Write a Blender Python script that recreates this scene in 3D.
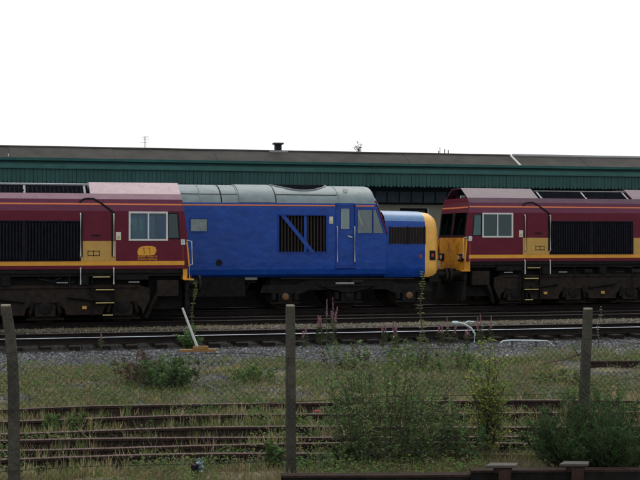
import bpy, math, random
import numpy as np
from mathutils import Vector, Matrix

for o in list(bpy.data.objects):
    bpy.data.objects.remove(o, do_unlink=True)
sc = bpy.context.scene
COL = sc.collection
R = math.radians
random.seed(7)
rng = np.random.default_rng(11)

# ------------------------------------------------------------------ camera
# X runs along the tracks, Y away from the camera, Z up; rail top of the near loco track = 0
FPX, YAW, CAMH = 1250.0, R(14.57), 2.3
cam_d = bpy.data.cameras.new('camera')
cam = bpy.data.objects.new('camera', cam_d)
COL.objects.link(cam)
cam.location = (0, 0, CAMH)
cam.rotation_euler = (R(90), 0, -YAW)
cam_d.sensor_width = 36.0
cam_d.lens = 36.0 * FPX / 640.0
cam_d.clip_start = 0.1
cam_d.clip_end = 3000
sc.camera = cam

# ------------------------------------------------------------------ light: flat white overcast
SUN_EL, SUN_AZ = R(48), R(30)      # azimuth from +Y clockwise (seen from above): veiled sun beyond the station
w = bpy.data.worlds.new('World'); sc.world = w; w.use_nodes = True
nt = w.node_tree; nt.nodes.clear()
sky = nt.nodes.new('ShaderNodeTexSky'); sky.sky_type = 'NISHITA'; sky.sun_disc = False
sky.sun_elevation = SUN_EL; sky.sun_rotation = SUN_AZ
sky.air_density = 1.0; sky.dust_density = 3.0
hs = nt.nodes.new('ShaderNodeHueSaturation'); hs.inputs['Saturation'].default_value = 0.25
mx = nt.nodes.new('ShaderNodeMixRGB'); mx.inputs[0].default_value = 0.6
mx.inputs[2].default_value = (11.8, 12.0, 12.3, 1)          # cloud deck
bgn = nt.nodes.new('ShaderNodeBackground'); bgn.inputs['Strength'].default_value = 0.12
out = nt.nodes.new('ShaderNodeOutputWorld')
nt.links.new(sky.outputs[0], hs.inputs['Color']); nt.links.new(hs.outputs[0], mx.inputs[1])
nt.links.new(mx.outputs[0], bgn.inputs[0]); nt.links.new(bgn.outputs[0], out.inputs[0])
sl = bpy.data.lights.new('sun', 'SUN'); sl.energy = 0.7; sl.angle = R(25); sl.color = (1.0, 0.96, 0.9)
so = bpy.data.objects.new('sun', sl); COL.objects.link(so)
sd = Vector((math.sin(SUN_AZ) * math.cos(SUN_EL), math.cos(SUN_AZ) * math.cos(SUN_EL), math.sin(SUN_EL)))
so.rotation_euler = (-sd).to_track_quat('-Z', 'Y').to_euler(); so.location = sd * 50
sc.view_settings.view_transform = 'Standard'; sc.view_settings.look = 'None'
sc.view_settings.exposure = -0.15; sc.view_settings.gamma = 1.0
sc.view_settings.use_curve_mapping = False


def at(x, y, z):
    """point of height z that the photograph shows at pixel x, y (640 x 480)"""
    d = (CAMH - z) * FPX / (y - 240.0); a = math.atan((x - 320) / FPX); r = d / math.cos(a)
    return Vector((r * math.sin(a + YAW), r * math.cos(a + YAW), z))


def on(x, y, p):
    """point of the vertical plane Y = p that the photograph shows at pixel x, y"""
    a = math.atan((x - 320) / FPX); d = p * math.cos(a) / math.cos(a + YAW)
    return Vector((p * math.tan(a + YAW), p, CAMH - (y - 240) * d / FPX))


# ------------------------------------------------------------------ materials
def mat(name, col, rough=0.6, metal=0.0, var=0.25, scale=6.0, bump=0.0, bscale=40.0, spots=None, spec=0.5, stretch=None):
    m = bpy.data.materials.new(name); m.use_nodes = True
    n = m.node_tree.nodes; l = m.node_tree.links
    b = n['Principled BSDF']
    b.inputs['Roughness'].default_value = rough; b.inputs['Metallic'].default_value = metal
    b.inputs['Specular IOR Level'].default_value = spec
    tc = n.new('ShaderNodeTexCoord'); mp = n.new('ShaderNodeMapping')
    if stretch: mp.inputs['Scale'].default_value = stretch
    l.new(tc.outputs['Object'], mp.inputs[0])
    nz = n.new('ShaderNodeTexNoise'); nz.inputs['Scale'].default_value = scale
    nz.inputs['Detail'].default_value = 6; nz.inputs['Roughness'].default_value = 0.65
    l.new(mp.outputs[0], nz.inputs['Vector'])
    rp = n.new('ShaderNodeMapRange'); rp.inputs[1].default_value = 0.3; rp.inputs[2].default_value = 0.7
    rp.inputs[3].default_value = 1 - var; rp.inputs[4].default_value = 1 + var
    l.new(nz.outputs[0], rp.inputs[0])
    mu = n.new('ShaderNodeMixRGB'); mu.blend_type = 'MULTIPLY'; mu.inputs[0].default_value = 1
    mu.inputs[1].default_value = (*col, 1); l.new(rp.outputs[0], mu.inputs[2])
    last = mu.outputs[0]
    if spots:
        sc_, th, c2 = spots
        n2 = n.new('ShaderNodeTexNoise'); n2.inputs['Scale'].default_value = sc_; n2.inputs['Detail'].default_value = 8
        n2.inputs['Roughness'].default_value = 0.7
        l.new(mp.outputs[0], n2.inputs['Vector'])
        r2 = n.new('ShaderNodeMapRange'); r2.inputs[1].default_value = th; r2.inputs[2].default_value = th + 0.12
        l.new(n2.outputs[0], r2.inputs[0])
        m2 = n.new('ShaderNodeMixRGB'); l.new(r2.outputs[0], m2.inputs[0]); l.new(last, m2.inputs[1])
        m2.inputs[2].default_value = (*c2, 1); last = m2.outputs[0]
    l.new(last, b.inputs['Base Color'])
    if bump:
        n3 = n.new('ShaderNodeTexNoise'); n3.inputs['Scale'].default_value = bscale; n3.inputs['Detail'].default_value = 4
        l.new(tc.outputs['Object'], n3.inputs['Vector'])
        bp = n.new('ShaderNodeBump'); bp.inputs['Strength'].default_value = bump; bp.inputs['Distance'].default_value = 0.02
        l.new(n3.outputs[0], bp.inputs['Height']); l.new(bp.outputs[0], b.inputs['Normal'])
    return m


def attr_mat(name, rough=0.8, translucent=0.0, spec=0.3):
    """colour of each blade / leaf / stone comes from its own colour attribute"""
    m = bpy.data.materials.new(name); m.use_nodes = True
    n = m.node_tree.nodes; l = m.node_tree.links
    b = n['Principled BSDF']; b.inputs['Roughness'].default_value = rough; b.inputs['Specular IOR Level'].default_value = spec
    a = n.new('ShaderNodeAttribute'); a.attribute_name = 'Col'
    l.new(a.outputs['Color'], b.inputs['Base Color'])
    if translucent:
        t = n.new('ShaderNodeBsdfTranslucent'); l.new(a.outputs['Color'], t.inputs['Color'])
        ms = n.new('ShaderNodeMixShader'); ms.inputs[0].default_value = translucent
        l.new(b.outputs[0], ms.inputs[1]); l.new(t.outputs[0], ms.inputs[2])
        l.new(ms.outputs[0], n['Material Output'].inputs[0])
    return m


def glass_mat(name, tint, rough=0.05, ior=1.5):
    m = bpy.data.materials.new(name); m.use_nodes = True
    n = m.node_tree.nodes; l = m.node_tree.links; n.clear()
    o = n.new('ShaderNodeOutputMaterial'); tr = n.new('ShaderNodeBsdfTransparent'); tr.inputs[0].default_value = (*tint, 1)
    gl = n.new('ShaderNodeBsdfGlossy'); gl.inputs['Roughness'].default_value = rough
    gl.inputs['Color'].default_value = (0.8, 0.95, 0.95, 1)
    fr = n.new('ShaderNodeFresnel'); fr.inputs[0].default_value = ior
    ms = n.new('ShaderNodeMixShader')
    l.new(fr.outputs[0], ms.inputs[0]); l.new(tr.outputs[0], ms.inputs[1]); l.new(gl.outputs[0], ms.inputs[2])
    l.new(ms.outputs[0], o.inputs[0])
    return m


M = dict(
    maroon=mat('maroon_paint', (0.115, 0.0085, 0.024), 0.38, var=0.14, scale=3, bump=0.12, bscale=2.5, spots=(1.3, 0.62, (0.09, 0.012, 0.024))),
    maroon_roof=mat('maroon_roof_paint', (0.085, 0.038, 0.064), 0.38, var=0.2, scale=4, bump=0.2, bscale=3, spots=(2.2, 0.58, (0.115, 0.06, 0.09))),  # sky reflection on the roof put into a paler, purpler maroon
    pink_roof=mat('faded_pink_roof_paint', (0.47, 0.34, 0.36), 0.5, var=0.16, scale=5, bump=0.2, bscale=3, spots=(3, 0.6, (0.30, 0.20, 0.225))),
    pink_cant=mat('faded_cantrail_paint', (0.25, 0.135, 0.17), 0.45, var=0.15, scale=5, bump=0.1, bscale=3),
    cantrail=mat('painted_sky_sheen', (0.115, 0.020, 0.052), 0.4, var=0.12, scale=4, bump=0.1, bscale=3),  # maroon with the purple sheen of reflected sky put into the colour
    gold=mat('gold_paint', (0.50, 0.29, 0.062), 0.5, var=0.12, scale=5, spots=(4, 0.62, (0.38, 0.22, 0.06))),
    stripe=mat('yellow_stripe_paint', (0.70, 0.32, 0.02), 0.45, var=0.1, scale=4),
    orange=mat('orange_line_paint', (0.66, 0.17, 0.05), 0.5, var=0.06, scale=3),
    yellow=mat('yellow_end_paint', (0.66, 0.31, 0.015), 0.5, var=0.22, scale=5, spots=(2.6, 0.50, (0.30, 0.13, 0.025))),
    nose_yellow=mat('pale_yellow_end_paint', (0.85, 0.46, 0.085), 0.4, var=0.1, scale=4, spots=(3, 0.66, (0.62, 0.34, 0.08))),
    blue=mat('blue_paint', (0.008, 0.056, 0.30), 0.3, var=0.2, scale=2.5, bump=1.0, bscale=2.6, spots=(2.0, 0.6, (0.014, 0.075, 0.30)), stretch=(1, 1, 1.6)),
    blue_frame=mat('dull_blue_paint', (0.012, 0.045, 0.26), 0.5, var=0.2, scale=6),
    blue_nose_top=mat('sky_lit_blue_paint', (0.12, 0.24, 0.45), 0.4, var=0.18, scale=5, bump=0.25, bscale=5),  # paler blue: skylight on nose top and brow put into the colour
    grey_roof=mat('grey_roof_paint', (0.165, 0.215, 0.225), 0.5, var=0.22, scale=3, bump=0.25, bscale=4, spots=(1.6, 0.6, (0.11, 0.145, 0.15))),
    black=mat('dark_grille', (0.007, 0.008, 0.011), 0.55, var=0.3),
    slat=mat('dark_slat', (0.018, 0.018, 0.024), 0.6, var=0.3),
    rust_slat=mat('brown_slat', (0.032, 0.025, 0.022), 0.6, var=0.4, scale=14),
    under=mat('underframe_grime', (0.012, 0.011, 0.0105), 0.75, var=0.5, scale=7, bump=0.3, bscale=25),
    bogie=mat('bogie_grime', (0.024, 0.019, 0.016), 0.85, var=0.45, scale=6, bump=0.4, bscale=22, spots=(5, 0.6, (0.025, 0.02, 0.018))),
    bogie37=mat('black_bogie_grime', (0.015, 0.014, 0.0135), 0.85, var=0.45, scale=6, bump=0.4, bscale=22, spots=(6, 0.62, (0.026, 0.02, 0.016))),
    wheel=mat('wheel_steel', (0.022, 0.017, 0.014), 0.75, metal=0.1, var=0.4, scale=9),
    cap=mat('orange_axle_cap', (0.15, 0.072, 0.024), 0.6, var=0.4, scale=18),
    white=mat('white_paint', (0.56, 0.57, 0.55), 0.5, var=0.12, scale=12),
    frame=mat('window_frame_aluminium', (0.62, 0.62, 0.60), 0.4, var=0.1),
    rubber=mat('black_rubber', (0.012, 0.012, 0.013), 0.6),
    sign=mat('sticker_white', (0.62, 0.62, 0.52), 0.5, var=0.1),
    sign_yellow=mat('sticker_yellow', (0.52, 0.42, 0.16), 0.5, var=0.1),
    lens=mat('lamp_lens', (0.5, 0.52, 0.52), 0.2),
    red=mat('red_lens', (0.35, 0.02, 0.015), 0.3),
    interior=mat('cab_interior', (0.10, 0.125, 0.12), 0.8),
    seatm=mat('cab_seat', (0.06, 0.05, 0.03), 0.8),
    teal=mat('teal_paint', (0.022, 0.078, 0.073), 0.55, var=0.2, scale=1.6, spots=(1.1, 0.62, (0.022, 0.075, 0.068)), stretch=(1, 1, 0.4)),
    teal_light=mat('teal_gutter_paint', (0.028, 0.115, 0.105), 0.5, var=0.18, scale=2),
    slate=mat('canopy_roof_felt', (0.066, 0.062, 0.056), 0.85, var=0.28, scale=1.2, bump=0.3, bscale=9, spots=(2.4, 0.6, (0.075, 0.068, 0.062))),
    lead=mat('lead_flashing', (0.24, 0.25, 0.25), 0.5, var=0.15),
    cream=mat('cream_render', (0.66, 0.60, 0.44), 0.8, var=0.12, scale=2),
    dark=mat('dark_timber', (0.02, 0.022, 0.025), 0.7),
    platform=mat('platform_concrete', (0.06, 0.055, 0.05), 0.9, var=0.2),
    brick=mat('brickwork', (0.16, 0.08, 0.055), 0.85, var=0.25, scale=12),
    concrete=mat('mossy_concrete', (0.066, 0.063, 0.052), 0.95, var=0.35, scale=14, bump=0.6, bscale=45, spots=(7, 0.56, (0.045, 0.052, 0.032))),
    lichen=mat('lichen_concrete', (0.27, 0.25, 0.19), 0.95, var=0.3, scale=20, bump=0.5, bscale=50),
    wire=mat('weathered_wire', (0.016, 0.015, 0.014), 0.8, metal=0.0, var=0.3),
    rust=mat('rail_rust', (0.034, 0.022, 0.018), 0.85, var=0.4, scale=9, bump=0.3, bscale=60, spots=(4, 0.6, (0.05, 0.028, 0.02))),
    oily_rail=mat('oily_rail_steel', (0.016, 0.013, 0.012), 0.8, var=0.4, scale=9, bump=0.2, bscale=50, spec=0.12),
    rust_top=mat('rail_head_rust', (0.125, 0.078, 0.066), 0.9, metal=0.0, var=0.3, scale=9),
    rust_beam=mat('beam_rust', (0.034, 0.020, 0.017), 0.8, var=0.5, scale=5, bump=0.3, bscale=40, spots=(5, 0.58, (0.035, 0.026, 0.025))),
    beam_top=mat('plate_steel', (0.060, 0.052, 0.044), 0.75, var=0.3, scale=8, bump=0.3, bscale=40),
    polished=mat('polished_rail', (0.50, 0.54, 0.60), 0.42, metal=0.85, var=0.15, scale=5),
    dull_top=mat('dull_rail_head', (0.06, 0.05, 0.043), 0.5, metal=0.4, var=0.25),
    sleeper=mat('oily_sleeper', (0.016, 0.0135, 0.012), 0.9, var=0.4, scale=8, stretch=(8, 1, 8)),
    pale_blue=mat('pale_blue_paint', (0.50, 0.60, 0.60), 0.55, var=0.2, scale=12),
    plank=mat('orange_yellow_board', (0.26, 0.14, 0.04), 0.8, var=0.4, scale=7, stretch=(1, 6, 6)),
    stem=mat('plant_stem', (0.05, 0.06, 0.025), 0.8),
    brown_stem=mat('brown_stem', (0.055, 0.042, 0.028), 0.9),
    dry_stem=mat('dry_stem', (0.28, 0.23, 0.16), 0.9),
    can=mat('pale_blue_tin', (0.30, 0.42, 0.47), 0.4, metal=0.3, var=0.4, scale=30),
    litter_red=mat('faded_red_plastic', (0.32, 0.035, 0.03), 0.6),
    glass66=glass_mat('cab_glass', (0.62, 0.78, 0.82)),
    glass37=glass_mat('grey_cab_glass', (0.6, 0.7, 0.7), 0.12, 2.1),
    window_pale=mat('pale_glass_reflection', (0.20, 0.25, 0.26), 0.35, var=0.25, scale=5),  # reflection in the engine room windows painted as an opaque pale colour
    blue_glaze=mat('blue_grey_glazing', (0.045, 0.075, 0.10), 0.25, var=0.3, scale=3),
    leaf=attr_mat('leaf', 0.6, 0.45), grass=attr_mat('grass_blade', 0.75, 0.35), stone=attr_mat('ballast_stone', 0.95),
)


def ground_mat():
    m = bpy.data.materials.new('weedy_ballast_ground'); m.use_nodes = True
    n = m.node_tree.nodes; l = m.node_tree.links; b = n['Principled BSDF']; b.inputs['Roughness'].default_value = 0.95
    b.inputs['Specular IOR Level'].default_value = 0.2
    a = n.new('ShaderNodeAttribute'); a.attribute_name = 'Col'
    tc = n.new('ShaderNodeTexCoord')
    nz = n.new('ShaderNodeTexNoise'); nz.inputs['Scale'].default_value = 14; nz.inputs['Detail'].default_value = 8; nz.inputs['Roughness'].default_value = 0.75
    vo = n.new('ShaderNodeTexVoronoi'); vo.inputs['Scale'].default_value = 19
    l.new(tc.outputs['Object'], nz.inputs['Vector']); l.new(tc.outputs['Object'], vo.inputs['Vector'])
    r = n.new('ShaderNodeMapRange'); r.inputs[1].default_value = 0.25; r.inputs[2].default_value = 0.75; r.inputs[3].default_value = 0.45; r.inputs[4].default_value = 1.5
    l.new(nz.outputs[0], r.inputs[0])
    bw = n.new('ShaderNodeRGBToBW'); l.new(vo.outputs['Color'], bw.inputs[0])
    r2 = n.new('ShaderNodeMapRange'); r2.inputs[3].default_value = 0.6; r2.inputs[4].default_value = 1.4; l.new(bw.outputs[0], r2.inputs[0])
    mm = n.new('ShaderNodeMath'); mm.operation = 'MULTIPLY'; l.new(r.outputs[0], mm.inputs[0]); l.new(r2.outputs[0], mm.inputs[1])
    mu = n.new('ShaderNodeMixRGB'); mu.blend_type = 'MULTIPLY'; mu.inputs[0].default_value = 1
    l.new(a.outputs['Color'], mu.inputs[1]); l.new(mm.outputs[0], mu.inputs[2]); l.new(mu.outputs[0], b.inputs['Base Color'])
    bp = n.new('ShaderNodeBump'); bp.inputs['Strength'].default_value = 0.8; bp.inputs['Distance'].default_value = 0.03
    l.new(vo.outputs['Distance'], bp.inputs['Height']); l.new(bp.outputs[0], b.inputs['Normal'])
    return m


for k_ in ('black', 'slat', 'rust_slat', 'under', 'bogie', 'bogie37', 'wheel', 'rust', 'sleeper', 'rust_beam', 'dark', 'platform', 'interior', 'rubber', 'concrete'):
    M[k_].node_tree.nodes['Principled BSDF'].inputs['Specular IOR Level'].default_value = 0.12
for k_, v_ in (('maroon', .2), ('maroon_roof', .15), ('cantrail', .25), ('blue', .28), ('blue_frame', .2), ('black', 0.0), ('slat', 0.0), ('slate', .1), ('teal', .25), ('teal_light', .3)):
    M[k_].node_tree.nodes['Principled BSDF'].inputs['Specular IOR Level'].default_value = v_
M['ground'] = ground_mat()


# ------------------------------------------------------------------ mesh helpers
class MB:
    def __init__(s, f=None):
        s.v = []; s.fc = []; s.mi = []; s.f = f; s.cur = 0

    def add(s, vs, fs):
        o = len(s.v); s.v += [tuple(v) for v in vs]
        for f in fs:
            s.fc.append([i + o for i in f]); s.mi.append(s.cur)
        return s

    def box(s, x0, x1, y0, y1, z0, z1):
        if x0 > x1: x0, x1 = x1, x0
        if y0 > y1: y0, y1 = y1, y0
        if z0 > z1: z0, z1 = z1, z0
        return s.add([(x0, y0, z0), (x1, y0, z0), (x1, y1, z0), (x0, y1, z0), (x0, y0, z1), (x1, y0, z1), (x1, y1, z1), (x0, y1, z1)],
                     [(0, 3, 2, 1), (4, 5, 6, 7), (0, 1, 5, 4), (1, 2, 6, 5), (2, 3, 7, 6), (3, 0, 4, 7)])

    def prism(s, poly, axis, a0, a1):
        """closed polygon extruded along an axis; poly gives the two other coordinates in xyz order"""
        n = len(poly)
        def pt(p, a):
            return {'x': (a, p[0], p[1]), 'y': (p[0], a, p[1]), 'z': (p[0], p[1], a)}[axis]
        vs = [pt(p, a0) for p in poly] + [pt(p, a1) for p in poly]
        fs = [tuple(range(n))[::-1], tuple(range(n, 2 * n))] + [(i, (i + 1) % n, (i + 1) % n + n, i + n) for i in range(n)]
        return s.add(vs, fs)

    def tube(s, pts, r, n=6, r1=None):
        pts = [Vector(p) for p in pts]; k = len(pts); vs = []
        for i, p in enumerate(pts):
            d = (pts[min(i + 1, k - 1)] - pts[max(i - 1, 0)]).normalized()
            u = d.cross(Vector((0, 0, 1)))
            if u.length < 0.05: u = d.cross(Vector((1, 0, 0)))
            u.normalize(); q = d.cross(u)
            rr = r if r1 is None else r + (r1 - r) * i / (k - 1)
            vs += [p + (u * math.cos(2 * math.pi * j / n) + q * math.sin(2 * math.pi * j / n)) * rr for j in range(n)]
        fs = [(i * n + j, i * n + (j + 1) % n, (i + 1) * n + (j + 1) % n, (i + 1) * n + j) for i in range(k - 1) for j in range(n)]
        fs += [tuple(range(n))[::-1], tuple(range((k - 1) * n, k * n))]
        return s.add(vs, fs)

    def cyl(s, p0, p1, r, n=20):
        return s.tube([p0, p1], r, n)

    def lathe_y(s, cx, cz, prof, n=28):
        """profile [(radius, y)] turned about an axis along Y through cx, cz"""
        vs = []; k = len(prof)
        for (r, y) in prof:
            vs += [(cx + r * math.cos(2 * math.pi * j / n), y, cz + r * math.sin(2 * math.pi * j / n)) for j in range(n)]
        fs = [(i * n + j, i * n + (j + 1) % n, (i + 1) * n + (j + 1) % n, (i + 1) * n + j) for i in range(k - 1) for j in range(n)]
        fs += [tuple(range(n)), tuple(range((k - 1) * n, k * n))[::-1]]
        return s.add(vs, fs)

    def holes(s, a0, a1, b0, b1, hs, put):
        """flat wall a0..a1 x b0..b1 with rectangular holes, put(a, b) -> point"""
        A = sorted({a0, a1, *[h[0] for h in hs], *[h[1] for h in hs]}); B = sorted({b0, b1, *[h[2] for h in hs], *[h[3] for h in hs]})
        for i in range(len(A) - 1):
            for j in range(len(B) - 1):
                ca, cb = (A[i] + A[i + 1]) / 2, (B[j] + B[j + 1]) / 2
                if any(h[0] < ca < h[1] and h[2] < cb < h[3] for h in hs): continue
                s.add([put(A[i], B[j]), put(A[i + 1], B[j]), put(A[i + 1], B[j + 1]), put(A[i], B[j + 1])], [(0, 1, 2, 3)])
        return s

    def build(s, name, mats, parent=None, smooth=False, bevel=0.0, loc=None):
        me = bpy.data.meshes.new(name)
        vs = [s.f(v) for v in s.v] if s.f else s.v
        me.from_pydata([tuple(v) for v in vs], [], s.fc)
        if not isinstance(mats, (list, tuple)): mats = [mats]
        for m in mats: me.materials.append(M[m] if isinstance(m, str) else m)
        if len(mats) > 1:
            me.polygons.foreach_set('material_index', s.mi)
        import bmesh
        bm = bmesh.new(); bm.from_mesh(me); bmesh.ops.remove_doubles(bm, verts=bm.verts, dist=1e-5)
        bmesh.ops.recalc_face_normals(bm, faces=bm.faces); bm.to_mesh(me); bm.free()
        if smooth:
            me.polygons.foreach_set('use_smooth', [True] * len(me.polygons))
            me.set_sharp_from_angle(angle=R(38))
        o = bpy.data.objects.new(name, me); COL.objects.link(o)
        if parent: o.parent = parent
        if loc is not None: o.location = loc
        if bevel:
            b = o.modifiers.new('bevel', 'BEVEL'); b.width = bevel; b.segments = 2; b.limit_method = 'ANGLE'
        return o


def np_obj(name, V, F, cols, m, parent=None):
    """mesh from arrays: V (n,3), F (m,k), one colour per vertex"""
    me = bpy.data.meshes.new(name)
    k = F.shape[1]
    me.vertices.add(len(V)); me.vertices.foreach_set('co', np.ascontiguousarray(V, dtype=np.float32).ravel())
    me.loops.add(F.size); me.loops.foreach_set('vertex_index', np.ascontiguousarray(F, dtype=np.int32).ravel())
    me.polygons.add(len(F)); me.polygons.foreach_set('loop_start', np.arange(0, F.size, k, dtype=np.int32))
    me.update(calc_edges=True); me.validate()
    if cols is not None:
        ca = me.color_attributes.new('Col', 'FLOAT_COLOR', 'POINT')
        c4 = np.ones((len(V), 4), dtype=np.float32); c4[:, :3] = cols
        ca.data.foreach_set('color', c4.ravel())
    me.materials.append(M[m])
    o = bpy.data.objects.new(name, me); COL.objects.link(o)
    if parent: o.parent = parent
    return o


def tag(o, label=None, cat=None, group=None, kind=None):
    if label: o['label'] = label
    if cat: o['category'] = cat
    if group: o['group'] = group
    if kind: o['kind'] = kind
    return o


def empty(name, loc, rz=0.0):
    o = bpy.data.objects.new(name, None); COL.objects.link(o)
    o.location = loc; o.rotation_euler = (0, 0, rz); o.empty_display_size = 0.2
    return o


def vnoise(x, y, seed=0):
    x = np.asarray(x, float); y = np.asarray(y, float)
    xi = np.floor(x).astype(np.int64); yi = np.floor(y).astype(np.int64); fx = x - xi; fy = y - yi
    def h(a, b):
        v = np.sin(a * 127.1 + b * 311.7 + seed * 74.7) * 43758.5453
        return v - np.floor(v)
    fx = fx * fx * (3 - 2 * fx); fy = fy * fy * (3 - 2 * fy)
    return (h(xi, yi) * (1 - fx) + h(xi + 1, yi) * fx) * (1 - fy) + (h(xi, yi + 1) * (1 - fx) + h(xi + 1, yi + 1) * fx) * fy


def fbm(x, y, seed=0):
    x = np.asarray(x, float); y = np.asarray(y, float)
    return sum(vnoise(x * 2 ** i, y * 2 ** i, seed + i) * 0.5 ** (i + 1) for i in range(4)) / 0.9375


def sstep(a, b, x):
    t = np.clip((np.asarray(x, float) - a) / (b - a), 0, 1); return t * t * (3 - 2 * t)


# ------------------------------------------------------------------ ground
P_SILVER, P_NEAR, P_FAR = 30.72, 36.12, 39.52       # track centre lines
Z_FAR = 0.10


def gz(x, y):
    x = np.asarray(x, float); y = np.asarray(y, float)
    z = -0.17 - 0.13 * sstep(13.0, 13.7, y) + 0.10 * sstep(18.6, 20.5, y)
    z = z - 0.06 * sstep(28.2, 29.0, y) * (1 - sstep(33.6, 34.6, y)) + 0.05 * sstep(33.8, 34.9, y) + 0.07 * sstep(37.2, 38.4, y)
    near = 1 - sstep(60, 80, y)
    return z + near * ((fbm(x * 0.9, y * 0.9, 3) - 0.5) * 0.09 + (fbm(x * 4, y * 4, 9) - 0.5) * 0.05) * (1 - 0.75 * sstep(24, 26, y))


def ground_colour(x, y):
    n1 = fbm(x * 0.7, y * 0.7, 21); n2 = fbm(x * 2.3, y * 2.3, 31)
    soil = np.array([0.095, 0.09, 0.055]); straw = np.array([0.17, 0.15, 0.09]); grey = np.array([0.075, 0.077, 0.08])
    oily = np.array([0.019, 0.017, 0.016]); brown = np.array([0.115, 0.098, 0.072]); black = np.array([0.022, 0.02, 0.018])
    lilac = np.array([0.17, 0.168, 0.178])
    def mix(a, b, f): return a * (1 - f[..., None]) + b * f[..., None]
    c = mix(np.broadcast_to(soil, (*x.shape, 3)), straw, sstep(0.45, 0.65, n1))
    c = mix(c, np.broadcast_to(grey, c.shape), sstep(0.52, 0.62, n2) * sstep(18, 20, y))
    c = mix(c, np.broadcast_to(grey, c.shape), sstep(23.6, 24.8, y + (n2 - 0.5) * 2.5))
    c = mix(c, np.broadcast_to(np.array([.026, .022, .017]), c.shape), (1 - sstep(18.6, 19.3, y)) * sstep(13.2, 13.8, y) * .8)  # dark soil between the rusty rails, with their shadow put into it
    c = mix(c, np.broadcast_to(lilac, c.shape), sstep(24.4, 24.8, y + (n2 - .5)) * (1 - sstep(25.8, 26.3, y + (n1 - .5))) * sstep(9, 11, x))
    c = mix(c, np.broadcast_to(oily, c.shape), sstep(27.9, 28.4, y + (n2 - 0.5) * 0.8))
    c = mix(c, np.broadcast_to(brown, c.shape), sstep(34.2, 34.6, y) * (1 - sstep(35.15, 35.45, y)))
    c = mix(c, np.broadcast_to(black, c.shape), sstep(35.3, 35.6, y))  # shade under and behind the locomotives put into the ground colour
    c = mix(c, np.broadcast_to(grey * 0.35, c.shape), sstep(42, 44, y))
    return c


def make_ground():
    xs = np.concatenate([np.linspace(-600, -30, 8), np.linspace(-24, -3, 12), np.linspace(-2.5, 20, 160), np.linspace(22, 60, 16), np.linspace(90, 900, 8)])
    ys = np.concatenate([np.linspace(-60, 8, 8), np.linspace(9, 12, 5), np.linspace(12.3, 36, 190), np.linspace(37, 60, 20), np.linspace(70, 1500, 12)])
    X, Y = np.meshgrid(xs, ys); Z = gz(X, Y)
    V = np.stack([X, Y, Z], -1).reshape(-1, 3); nx, ny = len(xs), len(ys)
    i = np.arange((ny - 1) * (nx - 1)); r = i // (nx - 1); c = i % (nx - 1); a = r * nx + c
    F = np.stack([a, a + 1, a + nx + 1, a + nx], -1)
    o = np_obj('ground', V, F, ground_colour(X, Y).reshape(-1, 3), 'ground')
    o.data.polygons.foreach_set('use_smooth', [True] * len(F))
    tag(o, kind='structure')


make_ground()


def scatter_stones(name, n, x0, x1, y0, y1, size, colf, dens=None, sink=0.3):
    x = rng.uniform(x0, x1, n); y = rng.uniform(y0, y1, n)
    if dens is not None:
        k = rng.random(n) < dens(x, y); x, y = x[k], y[k]
    n = len(x); z = gz(x, y)
    base = np.array([[1, 0, 0], [0, 1, 0], [-1, 0, 0], [0, -1, 0], [0.3, 0.2, 1], [-0.25, -0.3, 0.9]])
    fac = np.array([[0, 1, 4], [1, 2, 4], [2, 5, 4], [2, 3, 5], [3, 0, 5], [0, 4, 5]])
    s = size * rng.uniform(0.55, 1.25, n); a = rng.uniform(0, 6.28, n)
    B = base[None] * (1 + rng.uniform(-0.3, 0.3, (n, 6, 3))); B = B * np.stack([s, s * rng.uniform(.6, 1, n), s * rng.uniform(0.5, 0.95, n)], -1)[:, None, :]
    ca, sa = np.cos(a)[:, None], np.sin(a)[:, None]
    V = np.stack([B[..., 0] * ca - B[..., 1] * sa, B[..., 0] * sa + B[..., 1] * ca, B[..., 2]], -1)
    V += np.stack([x, y, z - s * sink * 0.5], -1)[:, None, :]
    F = (fac[None] + (np.arange(n) * 6)[:, None, None]).reshape(-1, 3)
    c = np.repeat(colf(x, y, n)[:, None, :], 6, 1)
    return np_obj(name, V.reshape(-1, 3), F, c.reshape(-1, 3), 'stone')


def grey_col(x, y, n):
    g = rng.gamma(2.2, 0.042, n)[:, None] * (1 + rng.uniform(-0.1, 0.1, (n, 3))) + 0.008
    lil = (sstep(24.3, 24.8, y) * (1 - sstep(25.8, 26.4, y)) * sstep(9, 11, x))[:, None]
    return g * (1 + 0.35 * lil) * np.array([0.98, 1.0, 1.06])


def oily_col(x, y, n): return rng.gamma(3, 0.0065, n)[:, None] * np.array([1.05, 1.0, 0.95])
def brown_col(x, y, n): return rng.gamma(5, 0.024, n)[:, None] * np.array([1.1, 0.98, 0.76])


tag(scatter_stones('ballast', 26000, -2, 20, 24.0, 28.5, 0.034, grey_col,
                   lambda x, y: sstep(23.7, 25.6, y + (fbm(x * .8, y * .8, 5) - .5) * 4)), 'loose grey ballast stones in front of the polished rail', 'ballast', kind='stuff')
tag(scatter_stones('sparse_ballast', 12000, -2, 16, 18.8, 25, 0.036, grey_col,
                   lambda x, y: sstep(0.40, 0.56, fbm(x * 1.1, y * 1.1, 5))), 'grey ballast stones scattered among the weeds', 'ballast', kind='stuff')
tag(scatter_stones('oily_ballast', 19000, -3, 24, 28.2, 34.4, 0.036, oily_col), 'black oil-soaked ballast round the polished rails', 'ballast', kind='stuff')
tag(scatter_stones('brown_ballast', 7000, -2, 24, 34.2, 35.5, 0.036, brown_col), 'pale brown ballast shoulder along the near locomotive track', 'ballast', kind='stuff')


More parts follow.
